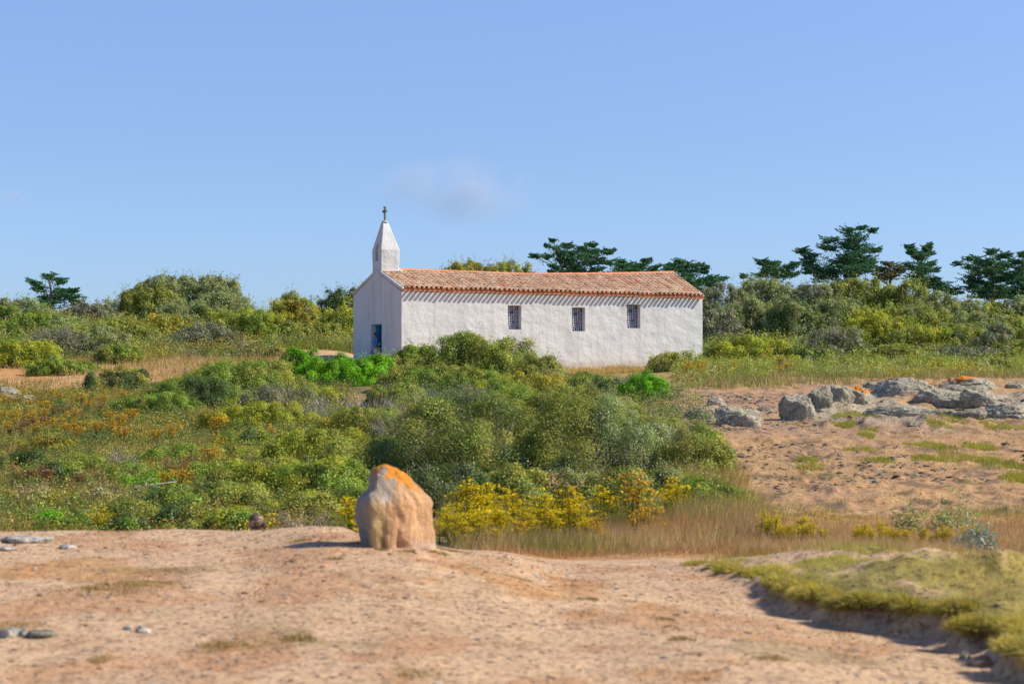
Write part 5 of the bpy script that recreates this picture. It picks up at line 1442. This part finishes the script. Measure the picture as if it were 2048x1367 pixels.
cp = MB(); cp.tube([(.45, ym, 7.34), (.45, ym, 7.40), (.45, ym, 7.47)], [.17, .16, .08], 10); cp.build('cap', M['capstone'], tower, smooth=True, bevel=0)
cr = MB(); cr.box((.45, ym, 7.80), (.075, .085, .70)); cr.box((.45, ym, 7.93), (.070, .36, .09))
cr.box((.45, ym + .17, 7.93), (.10, .05, .13)); cr.box((.45, ym - .17, 7.93), (.10, .05, .13)); cr.box((.45, ym, 8.13), (.10, .12, .07))
cr.build('cross', M['cross'], tower)

# ------------------------------------------------------------------ people
def skin_mesh(name, joints, edges, root, mat, parent, sub=2):
    names = list(joints); me = bpy.data.meshes.new(name)
    me.from_pydata([joints[n][0] for n in names], [(names.index(a), names.index(b)) for a, b in edges], [])
    o = bpy.data.objects.new(name, me); COL.objects.link(o)
    md = o.modifiers.new('skin', 'SKIN'); md.use_smooth_shade = True
    for i, n in enumerate(names):
        r = joints[n][1]; r = r if hasattr(r, '__len__') else (r, r)
        me.skin_vertices[0].data[i].radius = r
        me.skin_vertices[0].data[i].use_root = (n == root)
    sb_ = o.modifiers.new('sub', 'SUBSURF'); sb_.levels = sub; sb_.render_levels = sub
    dg = bpy.context.evaluated_depsgraph_get()
    m2 = bpy.data.meshes.new_from_object(o.evaluated_get(dg)); o.modifiers.clear(); o.data = m2; m2.name = name
    m2.materials.clear(); m2.materials.append(mat)
    o.parent = parent
    return o


M['skin'] = simple('skin', (.42, .24, .16), .55, 12, (.9, 1.1), .05)
M['blue_shirt'] = simple('blue_cotton', (.05, .20, .55), .8, 9, (.85, 1.1))
M['shorts'] = simple('pale_cotton', (.60, .62, .64), .8, 9, (.9, 1.1))
M['hair_dark'] = simple('dark_hair', (.035, .022, .015), .5, 30, (.6, 1.3))
M['shoe'] = simple('dark_shoe', (.06, .05, .05), .6, 12)
M['grey_shirt'] = simple('plum_cotton', (.16, .10, .14), .8, 9)
m, nt, bs = mat_new('blond_hair')
nt.links.new(ramp(nt, noise(nt, 16, 4, .6, stretch=(.35, 1, 3)), [(.3, (.045, .028, .018)), (.5, (.13, .075, .042)), (.7, (.48, .32, .18))]), bs.inputs['Base Color'])
bs.inputs['Roughness'].default_value = .75; M['hair_blond'] = m


def hand(j, e, wrist, d, side, up, tag_):
    """palm, four fingers of different length bent at the knuckle, thumb from the palm's side"""
    d, side, up = norm(np.array(d)), norm(np.array(side)), norm(np.array(up))
    P = np.array(wrist)
    j[tag_ + 'palm'] = (P + d * .05, (.040, .020)); e.append((wrist_name[0], tag_ + 'palm'))
    for i, (o, l) in enumerate(((-.030, .072), (-.010, .082), (.010, .077), (.029, .060))):
        a = P + d * .085 + side * o; b = a + d * l * .5 + up * -.006; c = b + d * l * .45 + up * -.028
        for nm, q, r in (('k%d' % i, a, .010), ('m%d' % i, b, .009), ('t%d' % i, c, .0075)): j[tag_ + nm] = (q, r)
        e += [(tag_ + 'palm', tag_ + 'k%d' % i), (tag_ + 'k%d' % i, tag_ + 'm%d' % i), (tag_ + 'm%d' % i, tag_ + 't%d' % i)]
    a = P + d * .035 + side * -.042; b = a + d * .035 + side * -.014; c = b + d * .03 + up * -.01
    for nm, q, r in (('tb', a, .012), ('tm', b, .010), ('tt', c, .008)): j[tag_ + nm] = (q, r)
    e += [(tag_ + 'palm', tag_ + 'tb'), (tag_ + 'tb', tag_ + 'tm'), (tag_ + 'tm', tag_ + 'tt')]


wrist_name = ['']


def head_mesh(parent, center, yaw, pitch, hairmat, hair_style):
    """hair (cap of hair following the skull) as children; the head itself belongs to the body mesh"""
    V, Fc = ico(4)
    R = Matrix.Rotation(yaw, 3, 'Z') @ Matrix.Rotation(pitch, 3, 'Y')
    Rm = np.array(R)
    P = V * np.array([.104, .086, .118]) + np.array([-.008, 0, .012])
    st = fbm(V[:, 0] * 3, V[:, 1] * 14, V[:, 2] * 5, seed=5)
    P = P * (1 + .05 * st[:, None])
    hairline = (V[:, 0] < .45 + .5 * V[:, 2]) & (V[:, 2] > -.62)
    keep = [f for f in Fc if hairline[f].all()]
    me = bpy.data.meshes.new('hair'); me.from_pydata((P @ Rm.T + center).tolist(), [], [list(map(int, f)) for f in keep]); me.update()
    bm = bmesh.new(); bm.from_mesh(me); bmesh.ops.delete(bm, geom=[v for v in bm.verts if not v.link_faces], context='VERTS')
    bmesh.ops.solidify(bm, geom=bm.faces[:], thickness=.012); bm.to_mesh(me); bm.free()
    for p in me.polygons: p.use_smooth = True
    o = link('hair', me, hairmat, parent)
    if hair_style == 'tail':
        c = np.array(center); q = lambda v: c + Rm @ np.array(v)
        t = MB(); t.tube([q((-.092, 0, -.03)), q((-.112, 0, -.032)), q((-.135, 0, -.036)), q((-.152, .004, -.042)), q((-.160, .006, -.046))], [.018, .030, .036, .028, .010], 10)
        t.build('hair_bun', hairmat, o, smooth=True)
    return Rm


def head_joints(j, e, neck, c, Rm):
    q = lambda v: tuple(np.array(c) + Rm @ np.array(v))
    j['skull'] = (q((-.01, 0, .03)), (.082, .092)); j['crown_top'] = (q((-.008, 0, .085)), (.06, .07))
    j['jaw'] = (q((.035, 0, -.065)), (.048, .045)); j['nose'] = (q((.108, 0, -.010)), (.011, .012)); j['face'] = (q((.06, 0, -.01)), (.05, .058))
    e += [(neck, 'skull'), ('skull', 'crown_top'), ('skull', 'face'), ('face', 'nose'), ('face', 'jaw')]
    for s_ in (-1, 1):
        j['ear%d' % s_] = (q((-.005, s_ * .092, -.005)), (.014, .026)); e.append(('skull', 'ear%d' % s_))


# person coming out of the door: local +x is forward
fwd = TH + math.pi + .12
pp = np.array([*(C0 + 3.42 * np.array([-sn, cs]) + .20 * np.array([cs, sn])), 1.16])
per = empty('person', pp, 'person in blue shirt stepping out of the chapel door', 'person', rz=fwd)
j, e = {}, []
c_head = np.array([.10, 0, 1.575])
Rm = np.array(Matrix.Rotation(.25, 3, 'Z') @ Matrix.Rotation(.25, 3, 'Y'))
j['pelvis'] = ((0, 0, .90), (.13, .16)); j['waist'] = ((.01, 0, 1.06), (.105, .14)); j['chest'] = ((.04, 0, 1.27), (.12, .165)); j['collar'] = ((.055, 0, 1.40), (.075, .10)); j['neck'] = ((.07, 0, 1.46), .052)
e += [('pelvis', 'waist'), ('waist', 'chest'), ('chest', 'collar'), ('collar', 'neck')]
head_joints(j, e, 'neck', c_head, Rm)
for s_, leg in ((1, ((.10, .47), (.02, .09), (.16, .05))), (-1, ((.02, .47), (-.12, .10), (.00, .05)))):
    n_ = 'l' if s_ > 0 else 'r'
    j[n_ + 'hip'] = ((.0, s_ * .09, .84), .088); j[n_ + 'knee'] = ((leg[0][0], s_ * .10, leg[0][1]), .058); j[n_ + 'ankle'] = ((leg[1][0], s_ * .10, leg[1][1]), .040); j[n_ + 'toe'] = ((leg[2][0], s_ * .115, .035), (.042, .030))
    e += [('pelvis', n_ + 'hip'), (n_ + 'hip', n_ + 'knee'), (n_ + 'knee', n_ + 'ankle'), (n_ + 'ankle', n_ + 'toe')]
arm = {'l': ((.05, .19, 1.38), (.21, .24, 1.02), (.42, .22, .80)), 'r': ((.04, -.19, 1.38), (-.03, -.26, 1.10), (.10, -.27, .86))}
for n_, (S, E_, Wr) in arm.items():
    j[n_ + 'sh'] = (S, .055); j[n_ + 'el'] = (E_, .040); j[n_ + 'wr'] = (Wr, (.028, .024))
    e += [('collar', n_ + 'sh'), (n_ + 'sh', n_ + 'el'), (n_ + 'el', n_ + 'wr')]
    wrist_name[0] = n_ + 'wr'
    d = norm(np.array(Wr) - np.array(E_)); hand(j, e, Wr, d, np.cross(d, (0, 0, 1.)), (0, 0, 1.), n_)
skin_mesh('body', j, e, 'pelvis', M['skin'], per)
head_mesh(per, c_head, .25, .25, M['hair_dark'], 'short')
sj = {k: j[k] for k in ('pelvis', 'waist', 'chest', 'collar', 'lsh', 'rsh')}
sj = {k: (v[0], tuple(np.array(v[1] if hasattr(v[1], '__len__') else (v[1], v[1])) + .022)) for k, v in sj.items()}
for n_, (S, E_, Wr) in arm.items():
    sj[n_ + 'sl'] = (tuple(np.array(S) * .05 + np.array(E_) * .95), .056)
skin_mesh('shirt', sj, [('pelvis', 'waist'), ('waist', 'chest'), ('chest', 'collar'), ('collar', 'lsh'), ('collar', 'rsh'), ('lsh', 'lsl'), ('rsh', 'rsl')], 'pelvis', M['blue_shirt'], per)
tj = {'pelvis': ((0, 0, .88), (.15, .18))}; te = []
for n_ in 'lr':
    kn = np.array(j[n_ + 'knee'][0]); tj[n_ + 'hip'] = (j[n_ + 'hip'][0], .112); tj[n_ + 'hem'] = (tuple(np.array(j[n_ + 'hip'][0]) * .1 + kn * .9), .092)
    te += [('pelvis', n_ + 'hip'), (n_ + 'hip', n_ + 'hem')]
skin_mesh('shorts', tj, te, 'pelvis', M['shorts'], per)
for n_ in 'lr':
    skin_mesh('shoe', {'a': (j[n_ + 'ankle'][0], .052), 'b': (j[n_ + 'toe'][0], (.052, .042)), 'c': (tuple(np.array(j[n_ + 'ankle'][0]) + [-.03, 0, -.045]), .045)}, [('a', 'b'), ('a', 'c')], 'a', M['shoe'], per)

# person sitting in the dip behind the crest, only the head shows
YS = 24.5; XS = (518 - 1024) / F * YS
hz = (YH - 1047) / F * YS
gzs = gz(XS, YS)
sit = empty('person', (XS, YS, hz - .68), 'person with tied-back brown hair, head showing above the sand crest', 'person', rz=math.pi - .5)
j, e = {}, []
c_head = np.array([.05, 0, .68]); Rm = np.array(Matrix.Rotation(0, 3, 'Z') @ Matrix.Rotation(.15, 3, 'Y'))
j['pelvis'] = ((0, 0, .08), (.13, .17)); j['waist'] = ((.0, 0, .24), (.10, .13)); j['chest'] = ((.02, 0, .42), (.11, .15)); j['collar'] = ((.03, 0, .53), (.06, .09)); j['neck'] = ((.04, 0, .575), .048)
e += [('pelvis', 'waist'), ('waist', 'chest'), ('chest', 'collar'), ('collar', 'neck')]
head_joints(j, e, 'neck', c_head, Rm)
for s_ in (1, -1):
    n_ = 'l' if s_ > 0 else 'r'
    j[n_ + 'hip'] = ((.06, s_ * .09, .09), .085); j[n_ + 'knee'] = ((.42, s_ * .13, .34), .056); j[n_ + 'ankle'] = ((.62, s_ * .12, .06), .038); j[n_ + 'toe'] = ((.78, s_ * .12, .035), (.04, .028))
    e += [('pelvis', n_ + 'hip'), (n_ + 'hip', n_ + 'knee'), (n_ + 'knee', n_ + 'ankle'), (n_ + 'ankle', n_ + 'toe')]
    S, E_, Wr = (.03, s_ * .18, .51), (.16, s_ * .24, .27), (.38, s_ * .14, .34)
    j[n_ + 'sh'] = (S, .052); j[n_ + 'el'] = (E_, .038); j[n_ + 'wr'] = (Wr, (.026, .022))
    e += [('collar', n_ + 'sh'), (n_ + 'sh', n_ + 'el'), (n_ + 'el', n_ + 'wr')]
    wrist_name[0] = n_ + 'wr'; d = norm(np.array(Wr) - np.array(E_)); hand(j, e, Wr, d, np.cross(d, (0, 0, 1.)) * s_, (0, 0, 1.), n_)
skin_mesh('body', j, e, 'pelvis', M['skin'], sit)
head_mesh(sit, c_head, 0, .15, M['hair_blond'], 'tail')
sj = {k: (j[k][0], tuple(np.array(j[k][1] if hasattr(j[k][1], '__len__') else (j[k][1], j[k][1])) + .02)) for k in ('pelvis', 'waist', 'chest', 'collar', 'lsh', 'rsh', 'lhip', 'rhip')}
skin_mesh('clothes', sj, [('pelvis', 'waist'), ('waist', 'chest'), ('chest', 'collar'), ('collar', 'lsh'), ('collar', 'rsh'), ('pelvis', 'lhip'), ('pelvis', 'rhip')], 'pelvis', M['grey_shirt'], sit)

# ------------------------------------------------------------------ clouds
def cloud(x, y, hw, hh, label, dens, Y=1500, seed=0.0):
    V, Fc = ico(3)
    k = Y / F
    me = np_mesh('cloud', V * np.array([hw * k, hw * k * .35, hh * k]), 3, Fc)
    m, nt, bs = mat_new('cloud_vapour'); nt.nodes.remove(bs)
    pv = N(nt, 'ShaderNodeVolumePrincipled'); pv.inputs['Color'].default_value = (.72, .83, 1, 1); pv.inputs['Anisotropy'].default_value = .2
    tc = nt.nodes.new('ShaderNodeTexCoord')
    mp = nt.nodes.new('ShaderNodeMapping'); mp.inputs['Scale'].default_value = (1 / (hw * k), 1 / (hw * k * .35), 1 / (hh * k)); nt.links.new(tc.outputs['Object'], mp.inputs[0])
    gr = N(nt, 'ShaderNodeVectorMath', operation='LENGTH'); nt.links.new(mp.outputs[0], gr.inputs[0])
    fall = N(nt, 'ShaderNodeMapRange', clamp=True); fall.inputs[1].default_value = 1.0; fall.inputs[2].default_value = .15; fall.inputs[3].default_value = 0; fall.inputs[4].default_value = 1; nt.links.new(gr.outputs['Value'], fall.inputs[0])
    mp2 = nt.nodes.new('ShaderNodeMapping'); mp2.inputs['Location'].default_value = (seed, seed, seed); mp2.inputs['Scale'].default_value = (1 / (hh * k) * .8,) * 3; nt.links.new(tc.outputs['Object'], mp2.inputs[0])
    no = N(nt, 'ShaderNodeTexNoise', i_Scale=1.0, i_Detail=6, i_Roughness=.55); nt.links.new(mp2.outputs[0], no.inputs['Vector'])
    th = N(nt, 'ShaderNodeMapRange', clamp=True); th.inputs[1].default_value = .36; th.inputs[2].default_value = .72; nt.links.new(no.outputs['Fac'], th.inputs[0])
    mu = N(nt, 'ShaderNodeMath', operation='MULTIPLY'); nt.links.new(fall.outputs[0], mu.inputs[0]); nt.links.new(th.outputs[0], mu.inputs[1])
    mu2 = N(nt, 'ShaderNodeMath', operation='MULTIPLY'); nt.links.new(mu.outputs[0], mu2.inputs[0]); mu2.inputs[1].default_value = dens
    nt.links.new(mu2.outputs[0], pv.inputs['Density'])
    nt.links.new(pv.outputs[0], nt.nodes['Material Output'].inputs['Volume'])
    o = link('cloud', me, m); o.location = tuple(at(x, y, Y))
    tag(o, label, 'cloud')


cloud(915, 380, 185, 76, 'faint white wisp of cloud floating above the chapel', .075, seed=3.1)
cloud(15, 396, 62, 26, 'dim grey wisp of cloud at the left edge of the sky', .07, seed=8.4)
